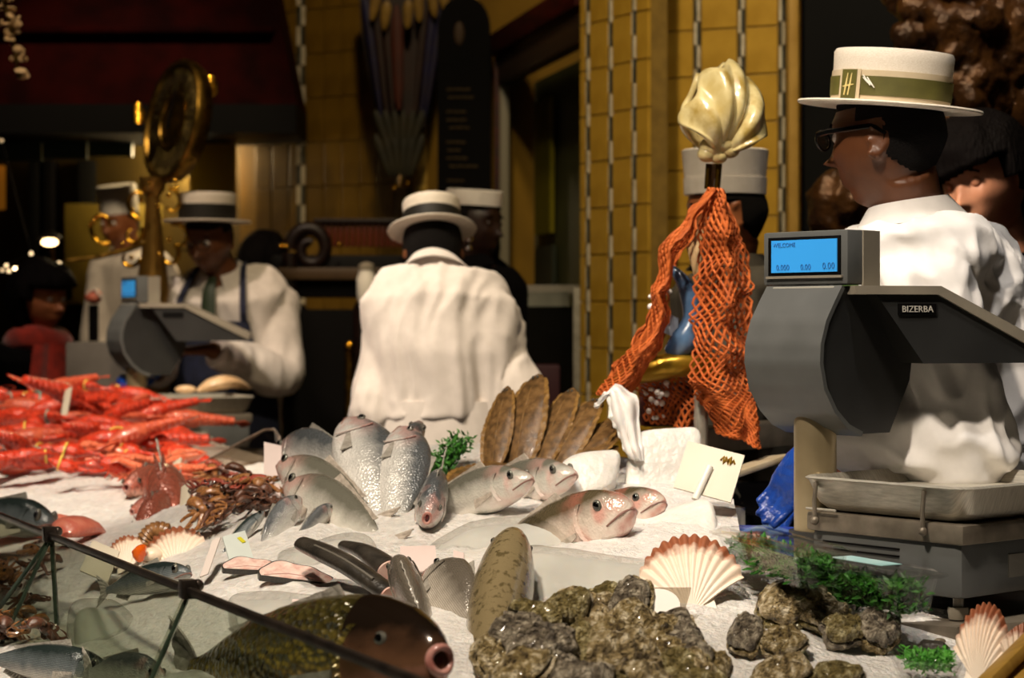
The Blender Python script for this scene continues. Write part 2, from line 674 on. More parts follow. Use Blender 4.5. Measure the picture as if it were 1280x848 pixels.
M_ice = mat('crushed_ice', '#e6e2dc', '#d0ccc6', 60, .35, bump=.55, bscale=120, sss=.12, spec=.6)
ny, nx = 150, 110
ys = np.linspace(2.15, 6.35, ny)
V, Fc = [], []
for j, y in enumerate(ys):
    a, b = float(left_edge(y)), float(right_edge(y))
    xs = np.linspace(a, b, nx)
    zs = ice_z(xs, np.full(nx, y))
    for i in range(nx):
        z = zs[i] + .010 * nz((xs[i], y, 0), 9) + .006 * nz((xs[i], y, 3), 28) + .003 * nz((xs[i], y, 7), 70)
        V.append((xs[i], y, float(z)))
for j in range(ny - 1):
    for i in range(nx - 1):
        k = j * nx + i
        Fc.append((k, k + 1, k + nx + 1, k + nx))
mb = MB()
mb.v, mb.f = V, Fc
# sides down to the counter body
rim = [j * nx for j in range(ny)] + [(ny - 1) * nx + i for i in range(1, nx)] + [j * nx + nx - 1 for j in range(ny - 2, -1, -1)] + [i for i in range(nx - 2, 0, -1)]
o = len(mb.v)
for r in rim:
    x, y, z = mb.v[r]
    mb.v.append((x, y, .78))
for i in range(len(rim)):
    j = (i + 1) % len(rim)
    mb.f.append((rim[i], rim[j], o + j, o + i))
mb.f.append(tuple(o + i for i in range(len(rim))))
icebed = part('ice_bed', mb, M_ice, None, True, 60)
tag(icebed, 'sloping bed of white crushed ice under all the fish', 'ice', kind='stuff')

ct = thing('display_counter', 'steel fish counter carrying the ice, seen below the staff', 'counter', (0, 4, 0))
mb = MB()
rs = [(float(left_edge(y)) - .03, y) for y in np.linspace(2.1, 6.45, 14)] + [(float(right_edge(y)) + .03, y) for y in np.linspace(6.45, 2.1, 40)]
mb.prism(rs, .06, .79)
wpart('body', mb, M_steel_d, ct, False)
# raised back ledge along the service side
edge = [Vector((float(right_edge(y)) + .05, y, 0)) for y in np.linspace(3.75, 6.4, 24)]
mb = MB()
for i in range(len(edge) - 1):
    a, b = edge[i], edge[i + 1]
    x, yv, z = axes_along(b - a)
    mb.box(((b - a).length / 2, 0, 0), ((b - a).length + .004, .09, .05), frame_mat(x, yv, z, a + Vector((0, 0, 1.02))))
wpart('service_ledge', mb, M_steel, ct, False)
# flat steel shelf that carries the scale on the right
zs_ = .955
shelf = [Vector(q) for q in ((.556, 2.93), (.643, 2.88), (1.06, 3.08), (.75, 3.38), (.50, 3.42), (.42, 3.28))]
mb = MB().prism([(p.x, p.y) for p in shelf], .915, zs_)
wpart('scale_shelf', mb, M_steel_d, ct, False)
mb = MB().prism([(p.x * .96 + .03, p.y * .96 + .125) for p in shelf], .1, .915)
wpart('shelf_base', mb, M_dark, ct, False)

# shelf for the far scale at the end of the counter
mb = MB().prism([(-1.42, 6.42), (-1.16, 6.12), (-.72, 6.42), (-.72, 6.84), (-1.42, 6.84)], .915, .955)
wpart('far_scale_shelf', mb, M_steel_d, ct, False)
wpart('far_shelf_base', MB().prism([(-1.38, 6.46), (-.76, 6.46), (-.76, 6.80), (-1.38, 6.80)], .06, .915), M_dark, ct, False)

# ---------------------------------------------------------------- glass guard on the customers' side
RAILZ = 1.4 - 448 * 2.05 / F
def rail(px):
    """point on the top rail at a pixel column"""
    A, B = Vector((Xp(515, 2.05), 2.05, RAILZ)), None
    yv = 645 - (645 - 848) * px / 510
    d = (CAMZ - RAILZ) * F / (yv - HOR)
    return Vector((Xp(px, d), d, RAILZ))
gd = thing('sneeze_guard', 'low glass guard with dark metal rail in the front left corner', 'glass guard', rail(235))
M_rail = mat('rail_metal', '#4a4038', '#2e2824', 30, .35, .7)
a, b = rail(-60), rail(540)
bar_between('top_rail', a, b, .012, .011, M_rail, gd)
M_gl = glass_mat('guard_glass', '#eef2ea', .02, .86)
M_gl_edge = mat('glass_edge', '#5a6a5c', '#3c483e', 20, .15, trans=.3)
for p, q in ((-60, 62), (62, 235), (235, 540)):
    A, B = rail(p), rail(q)
    dn = Vector((-.11, -.06, -.26))
    v4 = [A, B, B + dn, A + dn]
    nn = (B - A).cross(dn).normalized() * .004
    mb = MB().add([x + nn for x in v4] + [x - nn for x in v4], [(0, 1, 2, 3), (7, 6, 5, 4), (0, 4, 5, 1), (1, 5, 6, 2), (2, 6, 7, 3), (3, 7, 4, 0)])
    wpart('glass_pane', mb, M_gl, gd, False)
for p in (62, 235):
    A = rail(p)
    x, yv, z = axes_along(b - a)
    wpart('clamp', MB().box((0, 0, 0), (.022, .022, .026), frame_mat(x, yv, z, A + Vector((0, 0, .002))), .003), M_rail, gd)
    wpart('clamp_knob', MB().ball(tuple(A + Vector((.012, .006, .006))), .009), M_rail, gd)
    bar_between('pane_edge', A + Vector((0, 0, -.008)), A + Vector((-.105, -.06, -.26)), .007, .010, M_gl_edge, gd)
A = rail(62)
bar_between('pane_edge', A + Vector((0, 0, -.008)), A + Vector((-.15, .05, -.20)), .008, .012, M_gl_edge, gd)
bar_between('pane_edge', A + Vector((.004, 0, -.008)), A + Vector((.02, -.02, -.20)), .008, .012, M_gl_edge, gd)

# ---------------------------------------------------------------- the two counter scales
M_sgrey = mat('scale_grey', '#5b5c5a', '#525351', 12, .42)
M_sdark = mat('scale_dark', '#2b2b2a', '#242423', 12, .45)
M_sbeige = mat('scale_beige', '#8c8474', '#80786a', 12, .45)
M_lcd = mat('lcd_blue', '#2b8ad6', None, rough=.3, emit=.30, ecol='#4aa4e0')
M_ink = mat('lcd_ink', '#2a6cae', None, rough=.5)
M_white_pl = mat('white_plastic', '#e6e2d8', '#dcd8cc', 8, .4)


def lathe_at(mb, prof, c, n=24):
    return mb.lathe(prof, n, Matrix.Translation(c))


def make_scale(label, loc, rz, group, lettering=True):
    t = thing('counter_scale', label, 'scale', loc, (0, 0, rz), group)
    # local: screen faces -Y, X to the right, z measured from the shelf
    H = 0.0
    mb = MB()
    lathe_at(mb, [(.034, .10), (.034, .34)], (0, 0, 0), 28)
    part('column', mb, mat('column_beige', '#a89878', '#988868', 10, .38, .5), t)
    mb = MB()
    poly = []
    for i in range(24):
        a = math.pi * i / 23 + math.pi / 2
        poly.append((.042 * math.cos(a) - .0, .042 * math.sin(a)))
    poly += [(.07, -.042), (.07, .042)]
    mb.prism(poly, .0, .105)
    part('column_foot', mb, M_sdark, t)
    # head: side profile in the YZ plane, extruded across X
    W2 = .078
    prof = [(.0, .495), (-.018, .470), (-.038, .440), (-.05, .405), (-.052, .375), (-.042, .335), (-.018, .300), (.012, .275), (.045, .262),
            (.11, .262), (.16, .345), (.17, .40), (.15, .495)]
    M = frame_mat((0, 1, 0), (0, 0, 1), (1, 0, 0), (0, -.02, 0))
    mb = MB().prism(prof, -W2, W2, M)
    part('head_body', mb, M_sdark, t, True, 30)
    # the curved front shell, a little proud of the body
    fr = prof[:9]
    def shell(u, v):
        f = u * (len(fr) - 1)
        i = min(int(f), len(fr) - 2)
        g = f - i
        y = fr[i][0] * (1 - g) + fr[i + 1][0] * g
        z = fr[i][1] * (1 - g) + fr[i + 1][1] * g
        return ((v * 2 - 1) * (W2 + .002), y - .024, z)
    part('front_shell', MB().sheet(shell, 32, 2, .008), M_sgrey, t, True, 50)
    sh = part('seam_plate', MB().box((-.0, -.026, .488), (.13, .008, .016), bev=.002), mat('label_silver', '#b5b1a4', None, rough=.35, metal=.3), t)
    me = text_mesh('Max 15 kg  e = 5 g', .0085)
    o = obj('lettering', me, M_ink, sh)
    o.rotation_euler = (R(90), 0, 0)
    o.location = (0, -.0305, .488)
    # display box
    mb = MB().box((0, .012, .542), (.178, .075, .086), bev=.004)
    db = part('display_box', mb, M_sgrey, t)
    mb = MB().box((.0, -.0265, .545), (.152, .004, .062), bev=.001)
    part('bezel', mb, M_black, db)
    part('bezel_lip', MB().box((0, -.0268, .5115), (.16, .006, .004)), M_sbeige, db)
    sc = part('screen', MB().box((.002, -.029, .545), (.138, .003, .052)), M_lcd, db, False)
    for txt, x, z, sz in (('WELCOME', -.063, .563, .010), ('0.000', -.056, .527, .013), ('0.00', -.004, .527, .013), ('0.00', .042, .528, .015)):
        me = text_mesh(txt, sz, align='LEFT')
        o = obj('lettering', me, M_ink, sc)
        o.rotation_euler = (R(90), 0, 0)
        o.location = (x, -.0308, z)
    part('box_side', MB().box((.0895, .030, .540), (.004, .040, .088)), M_sbeige, db)
    # operator's keyboard arm: wedge that slopes down away from the customer
    R22 = Matrix.Rotation(R(-24), 4, 'Z')
    ap = [(.05, .494), (.165, .494), (.37, .395), (.362, .374), (.14, .374)]
    M = frame_mat((0, 1, 0), (0, 0, 1), (1, 0, 0), (0, 0, 0))
    M = R22 @ M
    arm = part('keyboard_arm', MB().prism(ap, -.09, .1, M), M_sdark, t, True, 20)
    kp = [(.02, .4965), (.168, .4965), (.376, .396), (.369, .379), (.163, .483), (.02, .483)]
    part('keyboard_plate', MB().prism(kp, -.098, .106, M), M_sbeige, t, True, 20)
    pl = part('maker_plate', MB().box((.1015, .128, .46), (.003, .066, .017), R22), M_black, t)
    if lettering:
        me = text_mesh('BIZERBA', .0145)
        o = obj('lettering', me, mat('plate_silver', '#b8b4aa', None, rough=.4), pl)
        o.matrix_basis = R22 @ Matrix.Translation((.1036, .128, .4595)) @ Matrix.Rotation(R(90), 4, 'Z') @ Matrix.Rotation(R(90), 4, 'X')
    # weighing unit
    x0, x1, y0, y1 = .045, .335, -.06, .27
    cx, cy = (x0 + x1) / 2, (y0 + y1) / 2
    hs = part('housing', MB().box((cx, cy, .0755), (x1 - x0, y1 - y0, .085), bev=.012), M_sgrey, t)
    for k in range(3):
        part('vent_slot', MB().box((x0 + .10, y0 - .0005, .098 - k * .011), (.15, .003, .0028)), M_black, hs, False)
    part('side_label', MB().box((x1 + .0005, y0 + .15, .075), (.003, .08, .035)), mat('paper_label', '#6e6a60', None, rough=.6), hs, False)
    for sx in (x0 + .03, x1 - .03):
        for sy in (y0 + .03, y1 - .03):
            f = MB()
            lathe_at(f, [(.008, .0345), (.008, .018)], (sx, sy, 0), 12)
            lathe_at(f, [(.015, .018), (.016, .012), (.014, .0), (.010, .0)], (sx, sy, 0), 14)
            part('levelling_foot', f, M_sbeige, t)
    mb = MB().box((cx, cy, .128), (x1 - x0 + .012, y1 - y0 + .012, .03), bev=.006)
    part('skirt', mb, M_steel_d, t)
    # tray: dished pan with rolled rim
    tw, tl = (x1 - x0) / 2 + .012, (y1 - y0) / 2 + .012
    def rr(w_, l_, z, r=.03, n=6):
        out = []
        for (sx, sy, a0) in ((1, 1, 0), (-1, 1, 90), (-1, -1, 180), (1, -1, 270)):
            for i in range(n):
                a = R(a0 + 90 * i / (n - 1))
                out.append((cx + sx * (w_ - r) + r * math.cos(a), cy + sy * (l_ - r) + r * math.sin(a), z))
        return out
    rs = [rr(tw * .86, tl * .86, .146), rr(tw * .93, tl * .93, .158), rr(tw, tl, .192), rr(tw + .004, tl + .004, .196), rr(tw, tl, .199), rr(tw * .96, tl * .96, .192), rr(tw * .9, tl * .9, .178)]
    part('weighing_tray', MB().rings(rs), M_steel, t, True, 50)
    for sx in (x0 + .02, x1 - .06):
        w_ = MB().tube([(sx, y0 - .012, .19), (sx, y0 - .016, .16), (sx, y0 - .014, .125)], .0035, 8)
        w_.ball((sx, y0 - .015, .13), .007, 8, 6)
        part('tray_clip', w_, M_steel_d, t)
    part('clip_wire', MB().tube([(x0 - .0, y0 - .012, .148), (x0 + .06, y0 - .012, .148)], .002, 6), M_steel, t)
    return t


scaleR = make_scale('large grey counter scale with blue screen, in front of the man at the right', (Xp(1019, 3.2), 3.2, .957), R(-50), 'counter scales')
scaleL = make_scale('distant grey counter scale beside the lobsters at the left', (Xp(171, 6.55), 6.55, .957), R(-62), 'counter scales', False)
# ---------------------------------------------------------------- people
M_skin_d = mat('skin_dark', '#6a4026', '#58331c', 14, .42, sss=.06, bump=.04, bscale=200)
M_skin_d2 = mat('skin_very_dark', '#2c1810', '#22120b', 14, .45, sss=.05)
M_skin_t = mat('skin_tan', '#a0623c', '#8c5230', 14, .45, sss=.1)
M_skin_l = mat('skin_light', '#cf9272', '#bb7c5e', 10, .42, sss=.15)
M_hair = mat('hair_black', '#060303', '#030101', 60, .7, spec=.08, bump=.5, bscale=160, stretch=(1, 1, .12))
M_hair_s = mat('hair_cropped', '#070403', '#0c0705', 90, .8, spec=.2, bump=.6, bscale=400)
M_shirt = mat('shirt_white', '#eae6e2', '#e2deda', 30, .8, sheen=.1, bump=.05, bscale=900)
M_coat_g = mat('coat_white', '#d8cfc8', '#cfc6bf', 30, .85, sheen=.1)
M_navy = mat('apron_navy', '#141a34', '#0f1428', 40, .8)
M_trous = mat('trousers_black', '#060506', None, rough=.95, spec=.1)
M_straw = mat('straw_white', '#ece2d2', '#ddd0bb', 260, .6, bump=.25, bscale=500, stretch=(1, 1, 4))
M_ribg = mat('ribbon_green', '#5e5a26', '#504c1e', 20, .6)
M_ribw = mat('ribbon_cream', '#cdbb9c', '#c0ad8c', 20, .6)
M_gold = mat('gold_thread', '#e6d08a', None, rough=.4)
M_eyew = mat('eye_white', '#e8e0d8', None, rough=.15)
M_iris = mat('eye_iris', '#1a0e08', None, rough=.1)
M_glove = mat('glove_blue', '#1f4aa8', '#173a8c', 25, .3, bump=.3, bscale=60, coat=.3)


def G(x, y, z, c, s):
    return np.exp(-(((x - c[0]) / s[0]) ** 2 + ((y - c[1]) / s[1]) ** 2 + ((z - c[2]) / s[2]) ** 2))


def head_pts(nu=88, nv=72, female=False, grow=None):
    """head surface, face towards -Y, about 0.23 tall"""
    th = np.linspace(1e-3, math.pi - 1e-3, nv + 1)[:, None]
    ph = np.linspace(0, 2 * math.pi, nu, endpoint=False)[None, :]
    sx, sy, sz = np.sin(th) * np.cos(ph), np.sin(th) * np.sin(ph), -np.cos(th) * np.ones_like(ph)
    x, y, z = sx * .076, sy * .097, sz * .116
    low = np.clip(-z / .116, 0, 1)
    x = x * (1 - (.34 if not female else .42) * low ** 1.6)
    x = x * (1 + .04 * np.clip(z / .116, 0, 1) * (1 - np.clip(z / .116, 0, 1)) * 4)
    bk = np.clip(y / .097, 0, 1)
    y = y - bk * low ** 1.1 * .05
    fr = np.clip(-y / .097, 0, 1)
    y = np.where(y < -.078, -.078 + (y + .078) * .5, y)
    front = (y < 0)
    w = lambda c, s: G(x, y, z, c, s) * front
    jaw = w((0, -.08, -.085), (.04, .06, .03))
    y = y - .012 * w((0, -.08, -.098), (.022, .08, .018))          # chin
    y = y - .010 * w((0, -.08, -.058), (.024, .08, .014))          # lips
    y = y + .008 * w((0, -.08, -.0585), (.026, .08, .0032))        # mouth line
    y = y + .006 * w((0, -.08, -.080), (.02, .08, .007))
    nb = np.exp(-(x / .010) ** 2) * front
    ridge = np.clip((.030 - z) / .055, 0, 1) * (z > -.034)
    y = y - .026 * nb * np.clip(ridge, 0, 1) ** 1.2
    y = y - .012 * w((0, -.09, -.026), (.016, .09, .009))
    for s in (-1, 1):
        y = y - .006 * w((s * .014, -.085, -.030), (.007, .08, .007))
        y = y + .013 * w((s * .032, -.08, .012), (.017, .07, .011))      # sockets
        y = y - .006 * w((s * .030, -.08, .034), (.022, .07, .008))      # brows
        y = y - .006 * w((s * .045, -.07, -.018), (.016, .06, .014))     # cheekbones
        y = y - .007 * w((s * .032, -.08, .011), (.011, .07, .006))      # closed/soft lids
    pts = np.stack([x, y, z], -1)
    if grow is not None:
        g = grow(x, y, z)
        nrm = pts / np.array([.076, .097, .116]) ** 2
        nrm /= np.linalg.norm(nrm, axis=-1, keepdims=True)
        pts = pts + nrm * g[..., None]
    return pts


def rings_np(mb, pts, M):
    return mb.rings([[Vector(p) for p in row] for row in pts], M=M)


def hand_mb(mb, M, curl=.5, side=1, k=1.0, spread=.0, rad=1.0):
    """hand pointing along local -Z, palm facing local -Y; thumb on the side*X side"""
    def add(pts, rs, n=10):
        pp = smooth_path([Vector(p) * k for p in pts], 3)
        mb.tube(pp, [r * k * rad for r in lerp_list(rs, len(pp))], n, M=M)
    rs = []
    for z, wx, wy in ((.02, .026, .020), (-.005, .030, .020), (-.03, .038, .017), (-.06, .041, .015), (-.085, .040, .013), (-.095, .034, .010)):
        rs.append([(k * wx * math.cos(2 * math.pi * j / 16), k * wy * math.sin(2 * math.pi * j / 16), k * z) for j in range(16)])
    mb.rings(rs, M=M)
    for i, (x, L) in enumerate(((.030, .072), (.010, .080), (-.010, .075), (-.029, .058))):
        x *= side
        c = curl * (1 + .12 * i)
        p = [Vector((x * .9, 0, -.08))]
        a = .1
        d = Vector((x * spread * 8, -math.sin(a), -math.cos(a)))
        for s_ in (.45, .32, .23):
            d = Vector((x * spread * 6, -math.sin(a), -math.cos(a)))
            p.append(p[-1] + d * L * s_)
            a += c
        add(p, [.0095, .0092, .0085, .0072])
    add([(side * .022, -.004, -.02), (side * .047, -.014, -.045), (side * .055, -.026, -.07), (side * .050, -.036, -.09)], [.013, .0125, .0105, .0085])


def ell(c, hx, hy, ax, ay, n=28, p=2.4):
    out = []
    for j in range(n):
        a = 2 * math.pi * j / n
        ca, sa = math.cos(a), math.sin(a)
        out.append(c + ax * (hx * math.copysign(abs(ca) ** (2 / p), ca)) + ay * (hy * math.copysign(abs(sa) ** (2 / p), sa)))
    return out


def torso(mb, spine, secs, grow=0.0):
    """spine: list of points; secs: (t, halfwidth, halfdepth)"""
    sp = smooth_path(spine, 8)
    rs = []
    for t, hx, hy in secs:
        f = t * (len(sp) - 1)
        i = min(int(f), len(sp) - 2)
        c = sp[i].lerp(sp[i + 1], f - i)
        tan = (sp[min(i + 2, len(sp) - 1)] - sp[max(i - 1, 0)]).normalized()
        ax = Vector((1, 0, 0))
        ay = tan.cross(ax).normalized()
        rs.append(ell(c, hx + grow, hy + grow, ax, ay))
    mb.rings(rs)


def person(label, loc, rz, s):
    """s: head (centre, yaw, pitch, roll), spine points, sh/el/wr for 'l' and 'r', materials, voxel"""
    t = thing('person', label, 'person', loc, (0, 0, rz), s.get('group'))
    Mw = Matrix.Translation(loc) @ Matrix.Rotation(rz, 4, 'Z')
    Mi = Mw.inverted()
    loc3 = lambda p: Mi @ Vector(p)
    hc, yaw, pitch = s['head'][:3]
    roll = s['head'][3] if len(s['head']) > 3 else 0
    hc = Vector(hc)
    hk = s.get('hk', 1.0)
    Mh = Matrix.Translation(hc) @ Matrix.Rotation(R(yaw), 4, 'Z') @ Matrix.Rotation(R(pitch), 4, 'X') @ Matrix.Rotation(R(roll), 4, 'Y') @ Matrix.Scale(hk, 4)
    fem = s.get('female', False)
    mb = MB()
    rings_np(mb, head_pts(female=fem), Mh)
    for e in (-1, 1):                        # ears
        Me = Mh @ Matrix.Translation((e * .074, .012, -.004)) @ Matrix.Rotation(R(e * 22), 4, 'Z') @ Matrix.Rotation(R(-10), 4, 'X')
        c = [(0, .016 * math.cos(a) + .004, .030 * math.sin(a)) for a in np.linspace(-1.9, 2.6, 14)]
        c = [(e * .006, y * (1 if z > -.01 else .8), z) for _, y, z in c]
        mb.tube(c, .0052, 8, M=Me)
        mb.ball((e * .001, .004, 0), (.005, .013, .024), 10, 8, Me)
        mb.ball((e * .006, -.004, -.024), (.0055, .008, .009), 8, 6, Me)
        mb.ball((e * .003, -.011, -.004), (.005, .004, .007), 8, 6, Me)
    spine = [Vector(p) for p in s['spine']]
    nb = spine[-1]
    nr = s.get('neck', .056)
    jaw = Mh @ Vector((0, .022, -.05))
    mb.tube(smooth_path([nb + Vector((0, .01, -.06)), nb + Vector((0, 0, .0)), nb.lerp(jaw, .5), jaw], 4), lerp_list([nr * 1.45, nr * 1.15, nr, nr * .96], 13), 20)
    bw = s.get('bw', 1.0)
    secs = [(0, .165 * bw, .11 * bw), (.2, .155 * bw, .105 * bw), (.4, .15 * bw, .10 * bw), (.6, .165 * bw, .11 * bw), (.8, .185 * bw, .11 * bw), (.92, .15 * bw, .085 * bw), (1.0, .07, .06)]
    torso(mb, spine, secs)
    arm = {}
    for q in 'lr':
        if q + 'a' not in s:
            continue
        sh, el, wr = [Vector(p) for p in s[q + 'a']]
        arm[q] = (sh, el, wr)
        pp = smooth_path([sh, sh.lerp(el, .5), el, el.lerp(wr, .45), wr], 5)
        mb.tube(pp, lerp_list([.056, .050, .042, .040, .029], len(pp)), 14)
        dv = Vector(s.get(q + 'h', (wr - el))).normalized()
        pn = Vector(s.get(q + 'p', (0, 0, -1)))
        z = -dv
        y = -(pn - dv * pn.dot(dv)).normalized()
        x = y.cross(z)
        Mhand = frame_mat(x, y, z, wr + dv * .02)
        s['M' + q] = Mhand
        if s.get(q + 'glove'):
            continue
        hand_mb(mb, Mhand, s.get('curl', .5), (1 if q == 'l' else -1) * s.get('thumb', 1), 1.0)
    hip = spine[0]
    if s.get('legs', True):
        for e in (-1, 1):
            pp = smooth_path([hip + Vector((e * .085, 0, .02)), Vector((e * .095, hip.y * .6, hip.z * .52)), Vector((e * .1, .02, .08))], 6)
            mb.tube(pp, lerp_list([.088, .07, .055, .05, .038], len(pp)), 14)
            mb.ball((e * .1, -.04, .045), (.045, .12, .04), 12, 8)
    vox = s.get('voxel', .007)
    obj('body', fuse(mb, vox, 3, name='body'), s['skin'], t)
    # eyes
    for e in (-1, 1):
        eo = part('eye', MB().ball((0, 0, 0), .0115 * hk, 12, 8), M_eyew if not s.get('lids') else s['skin'], t)
        eo.location = Mh @ Vector((e * .032, -.0735, .011))
        if not s.get('lids'):
            io = part('iris', MB().ball((0, -.0085 * hk, -.001), .0055 * hk, 10, 6), M_iris, eo)
            eo.rotation_euler = (R(pitch), 0, R(yaw))
    # hair
    hs = s.get('hair')
    if hs:
        th, hline, tex = hs[0], hs[1], hs[2]
        def grow(x, y, z):
            g = hline(x, y, z)
            st = np.vectorize(lambda a, b, c: nz((a * 40, b * 40, c * 6)))(x, y, z) if th > .012 else 0
            return np.where(g > 0, np.clip(g, 0, 1) * th + (st * th * .25 if th > .012 else 0), -.022)
        hb = MB()
        rings_np(hb, head_pts(female=fem, grow=grow), Mh)
        part('hair', hb, tex, t, True, 180)
    if 'brow' not in s or s['brow']:
        for e in (-1, 1):
            c = [Mh @ Vector((e * x, -.088 + abs(x - .03) * .25 + .004, .033 + zz)) for x, zz in ((.014, -.002), (.026, .002), (.038, .002), (.048, -.003))]
            part('eyebrow', MB().tube(smooth_path(c, 3), [.0028] * 10, 6, flat=.8), M_hair, t)
    # upper garment
    sg = s.get('shirt')
    if sg:
        mb = MB()
        g = s.get('loose', .02)
        secs2 = [(a, b * s.get('wide', 1), c * s.get('deep', 1)) for a, b, c in secs[:-1]] + [(.97, .10, .07)]
        if s.get('hem'):
            secs2 = [x for x in secs2 if x[0] >= s['hem']]
        torso(mb, spine, secs2, g)
        for q in arm:
            sh, el, wr = arm[q]
            w2 = el.lerp(wr, s.get('cuff', .92))
            pp = smooth_path([sh + (Vector((0, 0, -.0))), sh.lerp(el, .45), el, el.lerp(w2, .5), w2], 5)
            k = s.get('sleeve', 1.0)
            mb.tube(pp, lerp_list([.070 * k, .070 * k, .070 * k, .064 * k, .046 * k], len(pp)), 18)
            mb.ball(tuple(sh), (.075 * k,) * 3, 14, 10)
        amp = s.get('wrinkle', .008)
        dirn = s.get('folds', (.1, .1, .25))
        def disp(co, nn):
            q = Vector((co.x + dirn[0] * co.z, co.y + dirn[1] * co.z, co.z * dirn[2]))
            wv = nz(co, 3.5, 1.7) * .06
            q = q + Vector((wv, wv, wv))
            a = nz(q, 7, 3.1)
            b = 1 - abs(nz(q, 9, 5.5)) * 2.4
            c = 1 - abs(nz(q, 22, 9.5)) * 2.4
            return amp * (.6 * a + .7 * b + .35 * c - .45)
        obj('shirt', fuse(mb, s.get('svoxel', .009), 4, disp, 'shirt'), sg, t)
        # collar
        if s.get('collar', True):
            cb = MB()
            up_ = (jaw - nb).normalized()
            ax = Vector((1, 0, 0))
            ay = up_.cross(ax).normalized()
            n = 30
            def cf(u, v):
                a = R(-100 + 380 * u) - math.pi * .0
                a = -math.pi / 2 + (.06 + u * .88) * 2 * math.pi
                r = .074 - .010 * v + .004 * math.sin(v * 3.1)
                opening = .016 * (1 - abs(u - .5) * 2)
                return nb + up_ * (-.032 + .058 * v + opening * v) + ax * (r * math.cos(a)) * 1.02 + ay * (r * math.sin(a)) * 1.02
            cb.sheet(cf, n, 4, .006)
            part('collar', cb, s.get('collar_mat', sg), t, True, 60)
            fb = MB()
            def ff(u, v):
                a = -math.pi / 2 + (.06 + u * .88) * 2 * math.pi
                r = .068 + .030 * v
                opening = .016 * (1 - abs(u - .5) * 2)
                return nb + up_ * (.028 + opening - .045 * v) + ax * (r * math.cos(a)) * 1.03 + ay * (r * math.sin(a)) * 1.03
            fb.sheet(ff, n, 4, .004)
            part('collar_fold', fb, s.get('collar_mat', sg), t, True, 60)
    if s.get('trousers', True) and s.get('legs', True):
        mb = MB()
        for e in (-1, 1):
            pp = smooth_path([hip + Vector((e * .08, 0, .08)), Vector((e * .097, hip.y * .6, hip.z * .52)), Vector((e * .1, .02, .09))], 6)
            mb.tube(pp, lerp_list([.11, .1, .085, .078, .07], len(pp)), 14)
        mb.ball(tuple(hip + Vector((0, 0, .02))), (.175, .125, .12), 18, 10)
        obj('trousers', fuse(mb, .014, 3, name='trousers'), M_trous, t)
    s['Mh'], s['t'], s['arm'], s['jaw'] = Mh, t, arm, jaw
    return t


def boater(t, Mh, k=1.0, tilt=0, z=.062, emblem=False, yaw=0, mats=(None, None, None)):
    """straw boater as a part of its wearer with crown, brim, ribbon"""
    straw, rib, rim_ = [a or b for a, b in zip(mats, (M_straw, M_ribg, M_ribw))]
    M = Mh @ Matrix.Translation((0, .006, z)) @ Matrix.Rotation(R(tilt), 4, 'X') @ Matrix.Rotation(R(yaw), 4, 'Z') @ Matrix.Scale(k, 4)
    sx, sy = .90, 1.06
    mb = MB()
    mb.lathe([(.094, .0), (.0955, .03), (.0975, .075), (.098, .088), (.095, .094), (.08, .0955), (.04, .096), (.002, .096)], 56, M, sx, sy)
    hat = part('hat', mb, straw, t, True, 50)
    mb = MB()
    mb.lathe([(.088, .004), (.1, .002), (.125, .001), (.150, .004), (.1515, .0015), (.150, -.001), (.125, -.003), (.1, -.002), (.088, -.001)], 56, M, sx, sy)
    part('brim', mb, straw, hat, True, 50)
    band = lambda a, b, r: MB().lathe([(r - .004, a), (r, a), (r + .0012, b), (r - .004, b)], 56, M, sx, sy)
    part('ribbon', band(.004, .056, .0972), rim_, hat, True, 50)
    part('ribbon_stripe', band(.014, .046, .0988), rib, hat, True, 50)
    if emblem:
        # the woven tab with its gold mark, at angle ang on the side of the crown
        def on(a, zz, lift):
            r = .0992 + lift
            return M @ Vector((r * sx * math.cos(a), r * sy * math.sin(a), zz))
        a0 = R(emblem)
        def pt(w0, w1, z0, z1, lift, mt, nm):
            mb = MB().sheet(lambda u, v: on(a0 + w0 + (w1 - w0) * u, z0 + (z1 - z0) * v, lift), 6, 3, .0012)
            part(nm, mb, mt, hat, True, 60)
        pt(-.22, .22, .004, .057, .0015, rim_, 'ribbon_tab')
        pt(-.155, .155, .005, .056, .0028, rib, 'ribbon_tab_centre')
        mb = MB()
        for s_ in (-.035, .045):
            mb.tube([on(a0 + s_ - .03, .013, .0042), on(a0 + s_, .03, .0046), on(a0 + s_ + .02, .05, .0042)], [.0011, .0018, .0008], 6)
        mb.tube([on(a0 - .11, .0275, .0042), on(a0, .029, .0046), on(a0 + .11, .031, .0042)], [.0008, .0016, .0008], 6)
        part('emblem', mb, M_gold, hat, label='gold thread mark woven on the ribbon tab')
        mb = MB()
        for s_ in (0, .07):
            mb.tube([on(a0 + .27 + s_, .047 - s_ * .05, .003), on(a0 + .40 + s_, .030 - s_ * .05, .003)], .0011, 6)
            mb.tube([on(a0 + .27 + s_, .043 - s_ * .05, .003), on(a0 + .36 + s_, .034 - s_ * .05, .003)], .0009, 6)
        part('ribbon_stitch', mb, mat('stitch_white', '#e8e4d8', None, rough=.5), hat)
    return hat


def loc_of(loc, rz):
    Mi = (Matrix.Translation(loc) @ Matrix.Rotation(rz, 4, 'Z')).inverted()
    return lambda *a: Mi @ (P(*a) if len(a) == 3 else Vector(a[0]))


cropped = lambda x, y, z: np.where((y < -.02) & (z < .05), -1., np.where((np.abs(x) > .05) & (y < .022) & (z < .03), -1., np.clip((z + y * .9 + .012) / .012, -1, 1)))

